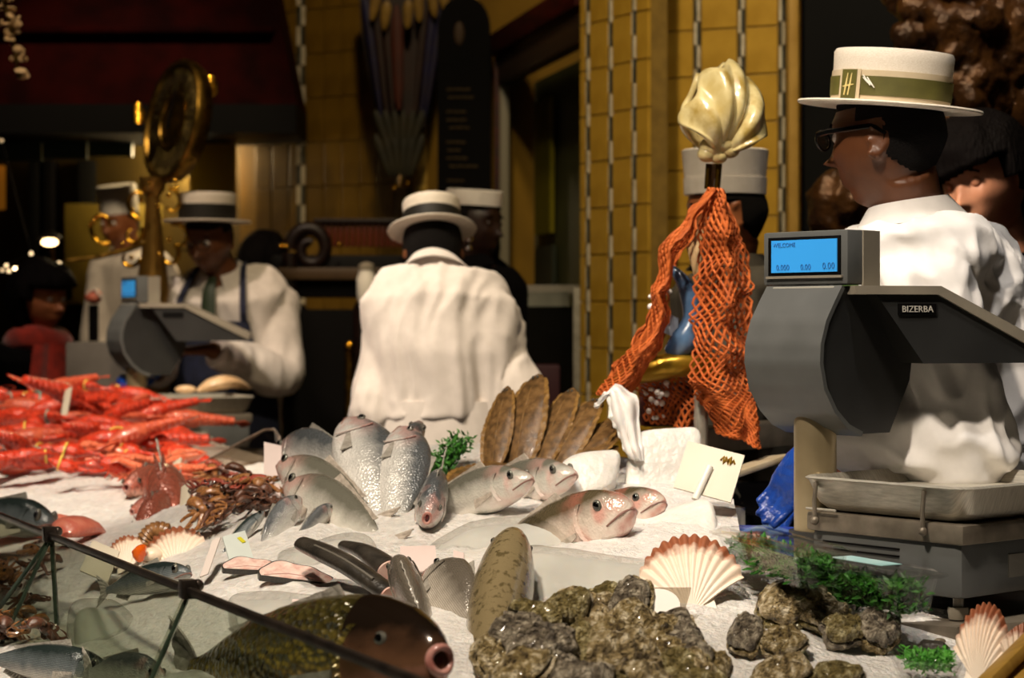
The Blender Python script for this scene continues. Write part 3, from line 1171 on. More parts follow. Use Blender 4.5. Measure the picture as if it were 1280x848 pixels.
# --- the big man at the right, turned left and away
loc = (Xp(1192, 3.56), 3.56, 0)
rz = R(-112)
L_ = loc_of(loc, rz)
s = dict(head=(L_(1110, 176, 3.48), -14, 4), hk=1.05, spine=[L_(1225, 760, 3.62), L_(1228, 560, 3.62), L_(1188, 445, 3.6), L_(1154, 355, 3.55), L_(1139, 276, 3.51)],
         la=[L_(1148, 368, 3.38), L_(1208, 552, 3.29), L_(1022, 552, 3.38)], folds=(.5, .4, .5), ra=[L_(1165, 400, 3.70), L_(1150, 540, 3.86), L_(1045, 600, 3.76)],
         lh=L_(965, 600, 3.46) - L_(1000, 545, 3.43), lp=L_(960, 560, 3.36) - L_(1000, 560, 3.43), lglove=True, rglove=True,
         skin=M_skin_d, voxel=.0055, svoxel=.0065, shirt=M_shirt, hair=(.004, cropped, M_hair_s), neck=.060, bw=1.08, loose=.036, wide=.9, deep=1.1, sleeve=1.22, cuff=.98, wrinkle=.024)
t = person('man in a white shirt and striped straw boater, turned away behind the large scale', loc, rz, s)
boater(t, s['Mh'], .98, tilt=-10, z=.054, emblem=-20)
gv = MB()
hand_mb(gv, s['Ml'], .26, 1, .98, spread=.01, rad=.88)
arm = s['arm']['l']
gv.tube([arm[1].lerp(arm[2], .86), arm[2], s['Ml'] @ Vector((0, 0, -.01))], [.036, .032, .026], 16)
obj('glove', fuse(gv, .004, 2, lambda c, n: .002 * nz(c, 60), 'glove'), M_glove, t)['label'] = 'thin blue rubber glove'
gv = MB()
hand_mb(gv, s['Mr'], .5, -1, 1.06, rad=1.1)
obj('glove', fuse(gv, .005, 2, None, 'glove'), M_glove, t)
# spectacles
Mh = s['Mh']
sp = MB()
for e in (-1, 1):
    cc = [Mh @ Vector((e * (.033 + .025 * math.cos(a)), -.1035 + abs(math.cos(a)) * .001, .010 + .016 * math.sin(a))) for a in np.linspace(0, 2 * math.pi, 24, endpoint=False)]
    sp.tube(cc, .0024, 8, closed=True)
    sp.tube([Mh @ Vector((e * .058, -.101, .018)), Mh @ Vector((e * .076, -.07, .018)), Mh @ Vector((e * .081, .012, .018)), Mh @ Vector((e * .080, .034, .002))], [.003, .003, .0028, .002], 8, flat=1.6)
sp.tube([Mh @ Vector((-.009, -.104, .014)), Mh @ Vector((0, -.107, .016)), Mh @ Vector((.009, -.104, .014))], .002, 6)
so = part('spectacles', sp, mat('specs_black', '#0a0a0a', None, rough=.25), t)
for e in (-1, 1):
    part('lens', MB().lathe([(.0005, .0), (.024, .0), (.024, .0012), (.0005, .0012)], 24, Mh @ Matrix.Translation((e * .033, -.1035, .010)) @ Matrix.Rotation(R(90), 4, 'X'), 1, .66), glass_mat('lens_glass', '#f4efe4', .02, .92), so)
# edge of his green tie at the throat
tv = [L_(1062, 300, 3.42), L_(1056, 330, 3.40), L_(1060, 380, 3.40)]
part('tie', MB().tube(smooth_path(tv, 4), [.012, .016, .018, .02, .022, .022, .022, .022, .02], 10, flat=.5), mat('tie_green', '#4a6a2c', '#3c5822', 30, .6), t)

# --- the man seen from behind in the middle
loc = (Xp(556, 5.35), 5.35, 0)
rz = R(176)
L_ = loc_of(loc, rz)
s = dict(head=(L_(541, 312, 5.44), 12, 30), spine=[L_(560, 700, 5.3), L_(558, 590, 5.3), L_(556, 480, 5.3), L_(552, 400, 5.32), L_(546, 345, 5.37)],
         la=[L_(490, 428, 5.34), L_(472, 520, 5.3), L_(490, 570, 5.6)], ra=[L_(622, 424, 5.34), L_(648, 505, 5.26), L_(610, 565, 5.55)],
         skin=M_skin_d, shirt=M_coat_g, hair=(.006, lambda x, y, z: np.clip((z + y * .9 + .05) / .01, -1, 1), M_hair_s), bw=.94, wide=1.06, loose=.03, sleeve=1.08, wrinkle=.018, neck=.058, hem=.39)
t = person('man seen from behind in a white coat and straw boater, middle of the hall', loc, rz, s)
boater(t, s['Mh'], .9, tilt=-14, z=.056, mats=(mat('straw_dim', '#d9cfc0', '#cabfae', 200, .6), mat('ribbon_dark', '#17140e', None, rough=.6), mat('ribbon_dark2', '#1e1a12', None, rough=.6)))
# apron tied at the waist below the blousing coat
mb = MB()
torso(mb, [L_(558, 720, 5.3), L_(558, 630, 5.3), L_(556, 500, 5.3)], [(0, .2, .13), (.4, .19, .128), (.8, .178, .122), (1, .17, .115)], .004)
part('apron', mb, M_coat_g, t, True, 60)

# --- the man in the navy apron at the left
loc = (Xp(288, 7.1), 7.1, 0)
rz = R(-16)
L_ = loc_of(loc, rz)
s = dict(head=(L_(262, 300, 7.0), -6, 20), hk=1.02, spine=[L_(285, 640, 7.15), L_(288, 540, 7.14), L_(290, 440, 7.12), L_(286, 370, 7.1), L_(279, 345, 7.07)],
         la=[L_(345, 385, 7.1), L_(352, 470, 6.98), L_(262, 437, 6.72)], ra=[L_(218, 378, 7.08), L_(196, 450, 6.95), L_(196, 468, 6.75)],
         lh=L_(215, 440, 6.66) - L_(262, 437, 6.72), lp=(0, .2, -1), rh=L_(170, 468, 6.68) - L_(196, 466, 6.75), rglove=True, curl=.75,
         skin=M_skin_d, shirt=M_coat_g, hair=(.004, cropped, M_hair_s), loose=.03, sleeve=1.15, wrinkle=.011, wide=1.02, neck=.054)
t = person('man in a white shirt, navy apron and pale boater, looking down behind the far scale', loc, rz, s)
boater(t, s['Mh'], 1.06, tilt=-20, z=.062, mats=(mat('straw_dim', '#d9cfc0'), mat('ribbon_dark', '#17140e'), mat('ribbon_dark2', '#1e1a12')))
gv = MB()
hand_mb(gv, s['Mr'], .6, -1, 1.05, rad=1.1)
obj('glove', fuse(gv, .006, 2, None, 'glove'), M_glove, t)
# bib apron
sp_ = smooth_path([Vector(p) for p in s['spine']], 8)
def bib(u, v):
    k = v * .62
    f = k * (len(sp_) - 1)
    i = min(int(f), len(sp_) - 2)
    c = sp_[i].lerp(sp_[i + 1], f - i)
    hw = np.interp(v, [0, .55, .8, 1], [1.25, 1.15, .72, .62])
    a = -math.pi / 2 + (u - .5) * hw * 2
    return c + Vector((.235 * math.cos(a), .19 * math.sin(a), 0))
ap = part('apron', MB().sheet(bib, 24, 16, .006), M_navy, t, True, 60)
for e in (0, 1):
    c = [Vector(bib(.06 if e == 0 else .94, 1)), Vector(bib(.06 if e == 0 else .94, 1)) + Vector((.0, -.01, .06)), s['spine'][-1] + Vector(((-1 if e == 0 else 1) * .09, -.03, .02)), s['spine'][-1] + Vector(((-1 if e == 0 else 1) * .06, .05, .045))]
    part('apron_strap', MB().tube(smooth_path(c, 5), .013, 8, flat=.35, up=(0, -1, 0)), M_navy, ap)
b1 = Vector(bib(.74, .92)) + Vector((.0, -.008, 0))
part('name_badge', MB().box(tuple(b1), (.075, .006, .042), bev=.002), mat('badge_gold', '#d8962a', '#c08020', 20, .35), ap)
tp = [s['spine'][-1] + Vector((0, -.085, -.01)), s['spine'][-1] + Vector((0, -.12, -.06)), Vector(bib(.48, .97)) + Vector((0, .006, 0))]
part('tie', MB().tube(smooth_path(tp, 4), [.016, .018, .02, .022, .024, .026, .027, .028, .028], 10, flat=.4, up=(0, -1, 0)), mat('tie_dark_green', '#1c2a14', None, rough=.6), t)
sp = MB()
Mh = s['Mh']
for e in (-1, 1):
    cc = [Mh @ Vector((e * (.033 + .024 * math.cos(a)), -.104, .010 + .015 * math.sin(a))) for a in np.linspace(0, 2 * math.pi, 16, endpoint=False)]
    sp.tube(cc, .002, 6, closed=True)
part('spectacles', sp, mat('specs_black', '#0a0a0a'), t)

# --- cook with a white forage cap behind the net
loc = (Xp(918, 4.75), 4.75, 0)
rz = R(-78)
L_ = loc_of(loc, rz)
s = dict(head=(L_(907, 270, 4.7), -10, 6), spine=[L_(925, 640, 4.78), L_(922, 560, 4.78), L_(918, 450, 4.76), L_(914, 370, 4.74), L_(912, 335, 4.73)],
         la=[L_(918, 385, 4.58), L_(930, 500, 4.5), L_(880, 560, 4.6)], ra=[L_(918, 385, 4.9), L_(925, 500, 5.0), L_(880, 560, 4.9)],
         skin=M_skin_t, shirt=mat('jacket_grey', '#4b463c', '#403b32', 20, .85), hair=(.006, cropped, M_hair_s))
t = person('cook in a tall white cap, facing left behind the orange net', loc, rz, s)
M = s['Mh'] @ Matrix.Translation((0, .004, .048)) @ Matrix.Rotation(R(-6), 4, 'X')
cap = part('cap', MB().lathe([(.088, .0), (.0885, .03), (.094, .095), (.095, .105), (.09, .108), (.04, .100), (.002, .098)], 40, M, .92, 1.08), mat('cap_white', '#e2dcd6', '#d6cfc8', 20, .8), t)
part('cap_band', MB().lathe([(.0885, .002), (.090, .002), (.0915, .04), (.088, .04)], 40, M, .92, 1.08), mat('cap_white', '#e2dcd6'), cap)

# --- woman at the right edge, looking down
loc = (Xp(1265, 4.5), 4.5, 0)
rz = R(-52)
L_ = loc_of(loc, rz)
fringe = lambda x, y, z: np.where((y < -.035) & (z < .030 + x * .25), -1, np.where((y < .0) & (z < -.0) & (np.abs(x) < .2), -1, np.where(z < -.03 - y * .2, -1, 1.0)))
s = dict(head=(L_(1232, 226, 4.45), 4, 16, -6), female=True, hk=1.12, spine=[L_(1275, 640, 4.55), L_(1275, 540, 4.55), L_(1272, 440, 4.53), L_(1270, 370, 4.5), L_(1264, 330, 4.49)],
         la=[L_(1330, 375, 4.5), L_(1345, 500, 4.45), L_(1300, 560, 4.4)], ra=[L_(1215, 375, 4.5), L_(1205, 490, 4.45), L_(1240, 560, 4.4)],
         skin=M_skin_l, shirt=M_trous, hair=(.030, fringe, M_hair), neck=.048, bw=.9, loose=.02, wrinkle=.008, lids=True)
t = person('dark haired woman in black looking down, partly hidden at the right edge', loc, rz, s)

# --- woman with the red scarf at the left edge
loc = (Xp(48, 7.4), 7.4, 0)
rz = R(40)
L_ = loc_of(loc, rz)
bob = lambda x, y, z: np.where((y < -.03) & (z < .045), -1, np.where((y < -.005) & (z < .0), -1, 1.0))
s = dict(head=(L_(52, 376, 7.35), 18, 6), female=True, hk=1.0, spine=[L_(45, 640, 7.45), L_(45, 580, 7.45), L_(46, 500, 7.43), L_(46, 450, 7.4), L_(47, 430, 7.39)],
         la=[L_(92, 465, 7.4), L_(100, 560, 7.35), L_(80, 590, 7.2)], ra=[L_(5, 465, 7.4), L_(-8, 560, 7.38), L_(20, 600, 7.2)],
         skin=M_skin_t, shirt=M_trous, hair=(.045, bob, M_hair), neck=.046, bw=.9, collar=False)
t = person('woman with dark bobbed hair and a red scarf, customer at the left edge', loc, rz, s)
nb = Vector(s['spine'][-1])
sc_ = MB()
sc_.tube([nb + Vector((.085 * math.cos(a), .085 * math.sin(a) - .005, .012 * math.sin(2 * a) + .01)) for a in np.linspace(0, 2 * math.pi, 24, endpoint=False)], .045, 12, closed=True, flat=1.1)
M_scarf = mat('scarf_red', '#9c2410', '#74180a', 30, .9, sheen=.3, bump=.3, bscale=120)
so = part('scarf', sc_, M_scarf, t)
part('scarf_end', MB().sheet(lambda u, v: nb + Vector((-.02 - .05 * v + (u - .5) * (.12 + .04 * v), -.13 - .05 * v - .01 * math.sin(u * 9), .0 - .34 * v)), 12, 12, .02), M_scarf, so)

# --- distant cook under the canopy
loc = (Xp(158, 9.0), 9.0, 0)
rz = R(-30)
L_ = loc_of(loc, rz)
s = dict(head=(L_(150, 280, 8.95), 0, 10), spine=[L_(170, 560, 9.0), L_(170, 480, 9.0), L_(168, 400, 9.0), L_(165, 335, 9.0), L_(160, 315, 9.0)],
         la=[L_(205, 345, 9.0), L_(210, 430, 8.95), L_(180, 470, 8.8)], ra=[L_(130, 345, 9.0), L_(120, 430, 8.95), L_(140, 470, 8.8)],
         skin=M_skin_t, shirt=M_coat_g, hair=(.006, cropped, M_hair_s), voxel=.009, svoxel=.011)
t = person('distant cook in a tall white paper hat under the red canopy', loc, rz, s)
M = s['Mh'] @ Matrix.Translation((0, .004, .05))
part('hat', MB().lathe([(.088, .0), (.09, .12), (.088, .124), (.02, .12), (.002, .12)], 30, M, .92, 1.05), mat('cap_white', '#e2dcd6'), t)

# --- dark haired figure behind the man in the middle, with a flat white paper hat
loc = (Xp(598, 6.4), 6.4, 0)
rz = R(60)
L_ = loc_of(loc, rz)
s = dict(head=(L_(592, 283, 6.38), 0, 4), spine=[L_(600, 640, 6.4), L_(600, 560, 6.4), L_(600, 460, 6.4), L_(598, 370, 6.4), L_(595, 335, 6.4)],
         la=[L_(600, 380, 6.2), L_(600, 480, 6.2), L_(620, 520, 6.3)], ra=[L_(600, 380, 6.6), L_(600, 480, 6.6), L_(620, 520, 6.5)],
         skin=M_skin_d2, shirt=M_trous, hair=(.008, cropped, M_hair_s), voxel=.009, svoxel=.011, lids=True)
t = person('shadowed figure with a flat white cap behind the man in the middle', loc, rz, s)
M = s['Mh'] @ Matrix.Translation((0, .004, .066))
part('cap', MB().lathe([(.088, .0), (.09, .045), (.086, .05), (.02, .05), (.002, .05)], 30, M, .92, 1.05), mat('cap_white', '#e2dcd6'), t)

# --- dark figure's head and shoulder behind the apron man
loc = (Xp(332, 8.35), 8.35, 0)
rz = R(150)
L_ = loc_of(loc, rz)
s = dict(head=(L_(330, 330, 8.35), 0, 4), spine=[L_(336, 600, 8.35), L_(336, 540, 8.35), L_(335, 460, 8.35), L_(333, 400, 8.35), L_(332, 380, 8.35)],
         la=[L_(300, 410, 8.35), L_(296, 500, 8.35), L_(310, 540, 8.25)], ra=[L_(370, 410, 8.35), L_(374, 500, 8.35), L_(360, 540, 8.25)],
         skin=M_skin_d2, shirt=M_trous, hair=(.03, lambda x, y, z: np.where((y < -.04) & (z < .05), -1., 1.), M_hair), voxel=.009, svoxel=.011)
t = person('black clad figure seen over the shoulder of the man in the navy apron', loc, rz, s)
# ---------------------------------------------------------------- background furnishings
# tall tapering ornament of dark feathers on the far wall
pk = thing('wall_ornament', 'tapering feathered wall ornament in brown and blue beside the black board', 'ornament', P(505, 130, 8.55))
M_or_b = mat('ornament_blue', '#14123a', '#1a1228', 12, .5)
M_or_n = mat('ornament_brown', '#2c160c', '#1c0e08', 12, .6)
M_or_g = mat('ornament_green', '#1e1c0a', '#2c260e', 12, .6)
c0 = P(505, 0, 8.5)
zk = 8.5 / F
def orn(px, py, dy=0.0):
    return P(px, py, 8.5) + Vector((0, dy, 0))
mb = MB()
outl = [(448, -30), (452, 40), (460, 90), (472, 150), (488, 195), (502, 222), (516, 195), (535, 150), (548, 90), (562, 30), (566, -30)]
poly = [(orn(*q).x, orn(*q).z) for q in outl]
mb.prism(poly, -8.55, -8.50, frame_mat((1, 0, 0), (0, 0, 1), (0, -1, 0), (0, 0, 0)))
wpart('backing', mb, M_or_n, pk, False)
def plume(a, b, w0, w1, material, lift):
    a, b = orn(*a, -lift), orn(*b, -lift)
    n = 9
    pth = [a.lerp(b, i / (n - 1)) for i in range(n)]
    rad = [max(.003, (w0 + (w1 - w0) * i / (n - 1)) * zk * (1 - (2 * abs(i / (n - 1) - .5)) ** 4 * .7)) for i in range(n)]
    wpart('plume', MB().tube(pth, rad, 8, flat=.35, up=(0, -1, 0)), material, pk)
for i, (x0_, x1_) in enumerate(((456, 478), (468, 485), (480, 493), (545, 527), (556, 532), (534, 519))):
    plume((x0_, -10), (x1_, 150), 6, 3, (M_or_b, M_or_n, M_or_n, M_or_b, M_or_b, M_or_n)[i], .06)
plume((497, 10), (500, 140), 8, 6, mat('ornament_rust', '#4a1a06', '#3a1606', 12, .6), .08)
for i in range(12):
    x_ = 470 + (i % 6) * 12
    y_ = 140 + (i // 6) * 30
    plume((x_, y_), (502 + (x_ - 502) * .4, y_ + 52), 6, 4, M_or_g, .07)
for i, (x_, y_) in enumerate(((474, 18), (486, 30), (512, 28), (524, 20), (540, 14), (554, 16))):
    plume((x_, y_ - 24), (x_ + (i - 2.5) * 3, y_ + 12), 7, 4, mat('ornament_gold', '#8a6c24', '#6a5018', 12, .5), .1)
wpart('drop', MB().ball(tuple(orn(494, 236, -.06)), .012), M_brass, pk)
wpart('drop', MB().ball(tuple(orn(510, 231, -.06)), .012), M_brass, pk)
wpart('hook', MB().tube([orn(502, 215, -.03), orn(502, 228, -.05), orn(502, 234, -.04)], .008, 8), M_brass_d, pk)

# tall arched black board with faint chalk lines
bd = thing('black_board', 'tall arched black menu board with faint chalk writing left of the door', 'board', P(580, 150, 8.35))
cx_, w_ = 580, 33
poly = [(P(cx_ - w_, 330, 8.3).x, P(cx_, 330, 8.3).z), (P(cx_ + w_, 330, 8.3).x, P(cx_, 330, 8.3).z)]
for i in range(13):
    a = math.pi * i / 12
    poly.append((P(cx_ + w_ * math.cos(a), 0, 8.3).x, P(0, 34 - 40 * math.sin(a), 8.3).z))
wpart('panel', MB().prism(poly, -8.36, -8.30, frame_mat((1, 0, 0), (0, 0, 1), (0, -1, 0), (0, 0, 0))), mat('board_black', '#030303', '#050404', 6, .7, spec=.1), bd, False)
M_chalk = mat('chalk_dim', '#4a3c22', None, rough=.9)
rnd = random.Random(3)
yy = 112
while yy < 240:
    a = P(558 + rnd.uniform(0, 5), yy, 8.295)
    n_ = rnd.randint(2, 4)
    mb = MB()
    x_ = 558 + rnd.uniform(0, 4)
    for k in range(n_):
        wl_ = rnd.uniform(4, 9)
        pts_ = [P(x_ + wl_ * q / 5, yy + (1.6 if q % 2 else -1.6) * rnd.uniform(.4, 1), 8.296) for q in range(6)]
        mb.tube(pts_, .0042, 5)
        x_ += wl_ + 2
    wpart('chalk_line', mb, M_chalk, bd)
    yy += 10 if rnd.random() < .8 else 18
wpart('crest', MB().ball(tuple(P(574, 42, 8.3)), (.022, .008, .05)), mat('chalk_brown', '#3a2a18', None, rough=.7), bd)

# steel framed glass cabinet behind the man in the middle
cb = thing('glass_cabinet', 'dark glass cabinet with thin steel frame, between the middle man and the tiles', 'cabinet', P(685, 560, 6.9))
A, B_ = P(652, 362, 6.9), P(722, 362, 6.7)
base_z = .0
for q in (A, B_):
    bar_between('post', Vector((q.x, q.y, base_z)), Vector((q.x, q.y, A.z)), .03, .03, M_steel, cb)
bar_between('top_rail', A, B_, .03, .03, M_steel, cb)
wpart('body', MB().prism([(A.x - .25, A.y), (B_.x, B_.y), (B_.x + .15, B_.y + .5), (A.x - .1, A.y + .5)], 0, A.z - .06), mat('cabinet_dark', '#0b0a07', '#12110d', 5, .4, spec=.25), cb, False)
wpart('frosted_top', MB().prism([(A.x - .1, A.y), (B_.x - .03, B_.y), (B_.x - .03, B_.y + .2), (A.x - .1, A.y + .2)], A.z - .06, A.z - .01), mat('frosted', '#8a8a7c', '#6a6a60', 6, .5), cb, False)
wpart('pink_box', MB().box((B_.x - .13, B_.y - .0, 1.1), (.14, .1, .3), bev=.01), mat('box_maroon', '#3a141c', None, rough=.6), cb)

# dark carved stall with scroll end between the two men
st = thing('carved_stall', 'dark carved wooden stall with scroll end, in shadow between the two men', 'stall', P(420, 700, 7.6))
def sp_pt(px, py, d=7.55):
    return P(px, py, d)
sc_pts = []
cxs, cys = 388, 312
for i in range(40):
    a = math.pi * (1.0 + i / 39 * 2.6)
    r = 26 * (1 - i / 39 * .72)
    sc_pts.append(P(cxs - r * math.cos(a) * -1, cys + r * 1.15 * math.sin(a), 7.5))
M_wood = mat('wood_dark', '#180a05', '#0c0503', 8, .45, spec=.25, stretch=(1, 1, 6))
wpart('scroll', MB().tube(sc_pts, [.03 - .0003 * i for i in range(40)], 10), M_wood, st)
wpart('scroll_post', MB().tube([P(363, 316, 7.5), P(362, 360, 7.5), P(360, 480, 7.5)], [.03, .035, .04], 10), M_wood, st)
for i in range(14):
    x_ = 404 + i * 7.4
    wpart('slat', MB().box(tuple(P(x_, 294, 7.55)), (.019, .03, 30 * 7.55 / F), bev=.003), mat('wood_red', '#4a1d0c', '#38140a', 8, .3), st)
wpart('top_rail', MB().box(tuple(P(452, 277, 7.55)), (.36, .06, .02), bev=.006), M_wood, st)
wpart('counter_front', MB().box(tuple(P(425, 320, 7.6) + Vector((0, 0, -.08))), (.50, .2, .16), bev=.01), M_black, st)
wpart('shelf', MB().box(tuple(P(425, 343, 7.55)), (.46, .18, .045), bev=.006), mat('wood_mid', '#3c2a12', None, rough=.5), st)
wpart('cupboard', MB().box((P(420, 0, 7.6).x, 7.75, .72), (.55, .5, 1.44)), M_black, st, False)
wpart('fluted_post', MB().tube([P(437, 430, 7.2), P(437, 600, 7.2)], .018, 10), M_brass_d, st)
wpart('brass_boss', MB().ball(tuple(P(437, 433, 7.15)), .02), M_brass, st)
for i, (x_, y_) in enumerate(((352, 308), (358, 308), (424, 306), (503, 300), (510, 316))):
    wpart('brass_stud', MB().ball(tuple(P(x_, y_, 7.4)), .010), M_brass, st)
# small white jar on it
JP = P(458, 378, 7.45)
jr = thing('white_jar', 'small white jar on the dark stall left of the middle man', 'jar', P(458, 375, 7.0))
wpart('jar', MB().lathe([(.03, 0), (.036, .03), (.036, .09), (.028, .11), (.028, .12)], 20, Matrix.Translation(JP)), M_white_pl, jr)
wpart('lid', MB().lathe([(.03, .12), (.03, .14), (.01, .15)], 20, Matrix.Translation(JP)), M_sbeige, jr)
wpart('jar_stand', MB().lathe([(.05, -JP.z), (.05, -.02), (.04, 0)], 16, Matrix.Translation(JP)), M_wood, jr)

# brass curl lamp right of the middle man's hat
cl = thing('wall_bracket', 'curled dark brass wall bracket right of the middle boater', 'bracket', P(605, 282, 7.4))
pts_ = [P(603 + 15 * math.cos(a) * (1 - a * .06), 283 + 17 * math.sin(a) * (1 - a * .06), 7.4) for a in np.linspace(0, 7.5, 36)]
wpart('curl', MB().tube(pts_, .016, 8), M_wood, cl)
wpart('arm', MB().tube([P(618, 283, 7.4), P(620, 310, 7.5), P(614, 350, 7.7)], .018, 8), M_wood, cl)
wpart('glass_bead', MB().ball(tuple(P(587, 299, 6.15)), .010), mat('bead_clear', '#ffffff', None, rough=.05, metal=1), cl)
wpart('glass_bead', MB().ball(tuple(P(586, 310, 6.15)), .010), mat('bead_clear', '#ffffff'), cl)

# ---------------------------------------------------------------- ornate brass dial scale at the left
ds = thing('brass_dial_scale', 'ornate antique brass scale with big tilted round dial, left of the apron man', 'antique scale', P(190, 480, 6.95))
M_dial = mat('dial_face', '#7c6a34', '#5e4e22', 16, .6)
Cc = P(219, 152, 6.95)
nrm_ = Vector((-.80, -.58, .16)).normalized()
xx, yy_, zz_ = axes_along(nrm_)
Md = frame_mat(yy_, zz_, xx, Cc)       # local Z = dial normal
rim = MB().lathe([(.165, -.05), (.195, -.04), (.205, -.015), (.207, .01), (.2, .022), (.186, .022), (.178, .012)], 48, Md, 1, 1.07)
wpart('dial_case', rim, M_brass_d, ds)
wpart('dial_face', MB().lathe([(.182, -.02), (.182, .012), (.1, .012), (.098, .006), (.002, .006)], 48, Md, 1, 1.07), M_dial, ds)
wpart('dial_centre', MB().lathe([(.098, .004), (.1, .016), (.086, .018), (.08, .008), (.03, .02), (.002, .024)], 36, Md, 1, 1.07), M_brass_d, ds)
for i in range(36):
    a = 2 * math.pi * i / 36
    p = Md @ Vector((.145 * math.cos(a), .155 * math.sin(a), .0135))
    wpart('dial_mark', MB().box((0, 0, 0), (.028, .005, .002), frame_mat(*[Md.to_3x3() @ Vector(q) for q in ((math.cos(a), math.sin(a), 0), (-math.sin(a), math.cos(a), 0), (0, 0, 1))], p)), mat('dial_ink', '#2c220c', None, rough=.6), ds, False)
wpart('pointer', MB().tube([Md @ Vector((0, -.03, .026)), Md @ Vector((.02, .13, .026))], [.006, .002], 6), M_black, ds)
for e in ((264, 112), (173, 146)):
    for k in range(3):
        wpart('scroll_ear', MB().tube([P(e[0] + 7 * math.cos(a) * (1 - a * .08), e[1] - k * 5 + 9 * math.sin(a) * (1 - a * .08), 6.93) for a in np.linspace(0, 6, 16)], .006, 8), M_brass, ds)
col = MB()
for q, wd_ in ((232, 9), (250, 10), (300, 13), (345, 18), (400, 16), (470, 20)):
    pass
ringp = [(P(191, y_, 6.95), r_ * 6.95 / F) for y_, r_ in ((222, 17), (236, 16), (245, 9), (280, 11), (320, 15), (352, 20), (362, 22), (400, 14), (470, 20), (520, 26), (560, 30))]
wpart('column', MB().tube([a for a, b in ringp], [b for a, b in ringp], 20), mat('column_brass', '#a07a3a', '#86642c', 12, .3, .8), ds)
wpart('pedestal', MB().lathe([(.06, .0), (.06, .9), (.05, .93)], 24, Matrix.Translation((P(191, 0, 6.95).x, 6.95, 0))), M_black, ds)
for cxx, cyy, r_, a0, a1 in ((176, 250, 22, 1.6, 5.2), (165, 292, 14, -.5, 4.6), (212, 255, 18, -1.6, 2.4), (222, 300, 20, -2.0, 1.6), (130, 282, 22, 1.2, 6.6), (210, 320, 16, -1.0, 3.0), (160, 320, 16, .2, 3.6)):
    pts_ = [P(cxx + r_ * math.cos(a) * (1 - .05 * k), cyy + r_ * 1.1 * math.sin(a) * (1 - .05 * k), 6.92) for k, a in enumerate(np.linspace(a0, a1, 16))]
    wpart('scroll_arm', MB().tube(pts_, [.009 - .0003 * k for k in range(16)], 8), M_brass, ds)
wpart('beam', MB().tube([P(82, 326, 6.93), P(120, 322, 6.93), P(160, 312, 6.93), P(191, 300, 6.93)], [.006, .008, .01, .012], 8), M_brass_d, ds)
for k, (x_, y_) in enumerate(((187, 230), (219, 226), (221, 234), (176, 250), (165, 263), (211, 244), (197, 257), (160, 294), (153, 305), (199, 317), (113, 281), (118, 276), (164, 322), (225, 281), (211, 300))):
    wpart('brass_knob', MB().ball(tuple(P(x_, y_, 6.86)), .009, 10, 8), mat('brass_polished', '#e0aa40', None, rough=.12, metal=1), ds)

# ---------------------------------------------------------------- hall under the canopy
M_lit = mat('lit_panel', '#b8701c', '#a05c12', 4, .6, emit=.16, ecol='#c87a1e')
def slab(name, label, cat, px0, px1, py0, py1, d, material, th=.06):
    a, b = P(px0, py1, d), P(px1, py0, d)
    return tag(part(name, MB().box(((a.x + b.x) / 2, d + th / 2, (a.z + b.z) / 2), (b.x - a.x, th, b.z - a.z), bev=.006), material, None), label, cat)
gl = thing('display_screen', 'dull green glass screen hanging below the red canopy', 'screen', P(80, 190, 8.95))
A = P(-60, 172, 9.0)
for i in range(4):
    x0_ = -60 + i * 57
    a, b = P(x0_, 172, 9.0), P(x0_ + 55, 205 - i * 3, 9.0)
    wpart('pane', MB().box(((a.x + b.x) / 2, 9.0, (a.z + b.z) / 2), (b.x - a.x, .02, a.z - b.z)), mat('pane_green', '#2c3a30', '#3c4a3c', 2, .4), gl, False)
wpart('hanger', MB().tube([P(-60, 170, 9.0), P(170, 170, 9.0)], .012, 8), M_brass_d, gl)
lp = slab('lit_window_panel', 'warm orange lit panel at the far left edge', 'panel', -40, 25, 207, 262, 9.9, M_lit)
for px0, px1, nm in ((30, 38, 'olive'), (40, 50, 'dark'), (56, 66, 'dark'), (76, 84, 'olive'), (104, 114, 'dark')):
    pass
for k, (px0, px1, mt) in enumerate(((36, 48, M_dark), (53, 66, M_black), (97, 118, M_dark))):
    slab('hall_column', ('dark square column, leftmost of three beneath the green screen', 'black square column, middle one of three beneath the green screen', 'dark broad column beside the cook with the paper hat')[k], 'column', px0, px1, 200, 620, 9.6, mt, .12)['group'] = 'columns beneath the canopy'
# shop counter lamp and its small bulbs
ld = thing('table_lamp', 'small glowing lamp with dark shade at the far left', 'lamp', P(62, 400, 8.4))
pc = P(62, 303, 8.4)
wpart('bulb', MB().ball(tuple(pc), (.035, .03, .016)), mat('lamp_glow', '#ffd9a0', None, emit=9, ecol='#ffcf90'), ld)
wpart('shade', MB().lathe([(.055, .016), (.04, .035), (.015, .045), (.002, .046)], 20, Matrix.Translation(pc)), M_black, ld)
wpart('stem', MB().tube([pc + Vector((0, .02, .01)), pc + Vector((0, .08, -.1)), Vector((pc.x, pc.y + .06, .9))], .008, 8), M_brass_d, ld)
wpart('foot', MB().lathe([(.06, .88), (.06, .9), (.02, .915)], 16, Matrix.Translation((pc.x, pc.y + .06, 0))), M_brass_d, ld)
hc_ = thing('far_counter', 'dark far counter behind the woman with the red scarf', 'counter', P(60, 560, 8.45))
wpart('body', MB().box((P(40, 0, 8.5).x, 8.5, .44), (1.1, .5, .88)), M_black, hc_, False)
wpart('top', MB().box((P(40, 0, 8.5).x, 8.5, .87), (1.15, .55, .03), bev=.006), M_wood, hc_)
ch = thing('bulb_string', 'string of tiny clear bulbs left of the red scarf woman', 'string lights', P(10, 350, 7.9))
bs = [(2, 176, .2), (39, 317, 1), (8, 332, 1), (11, 339, 1), (19, 336, 5), (74, 329, 1), (3, 338, .5), (25, 340, .5), (20, 402, 2.5), (15, 350, .5)]
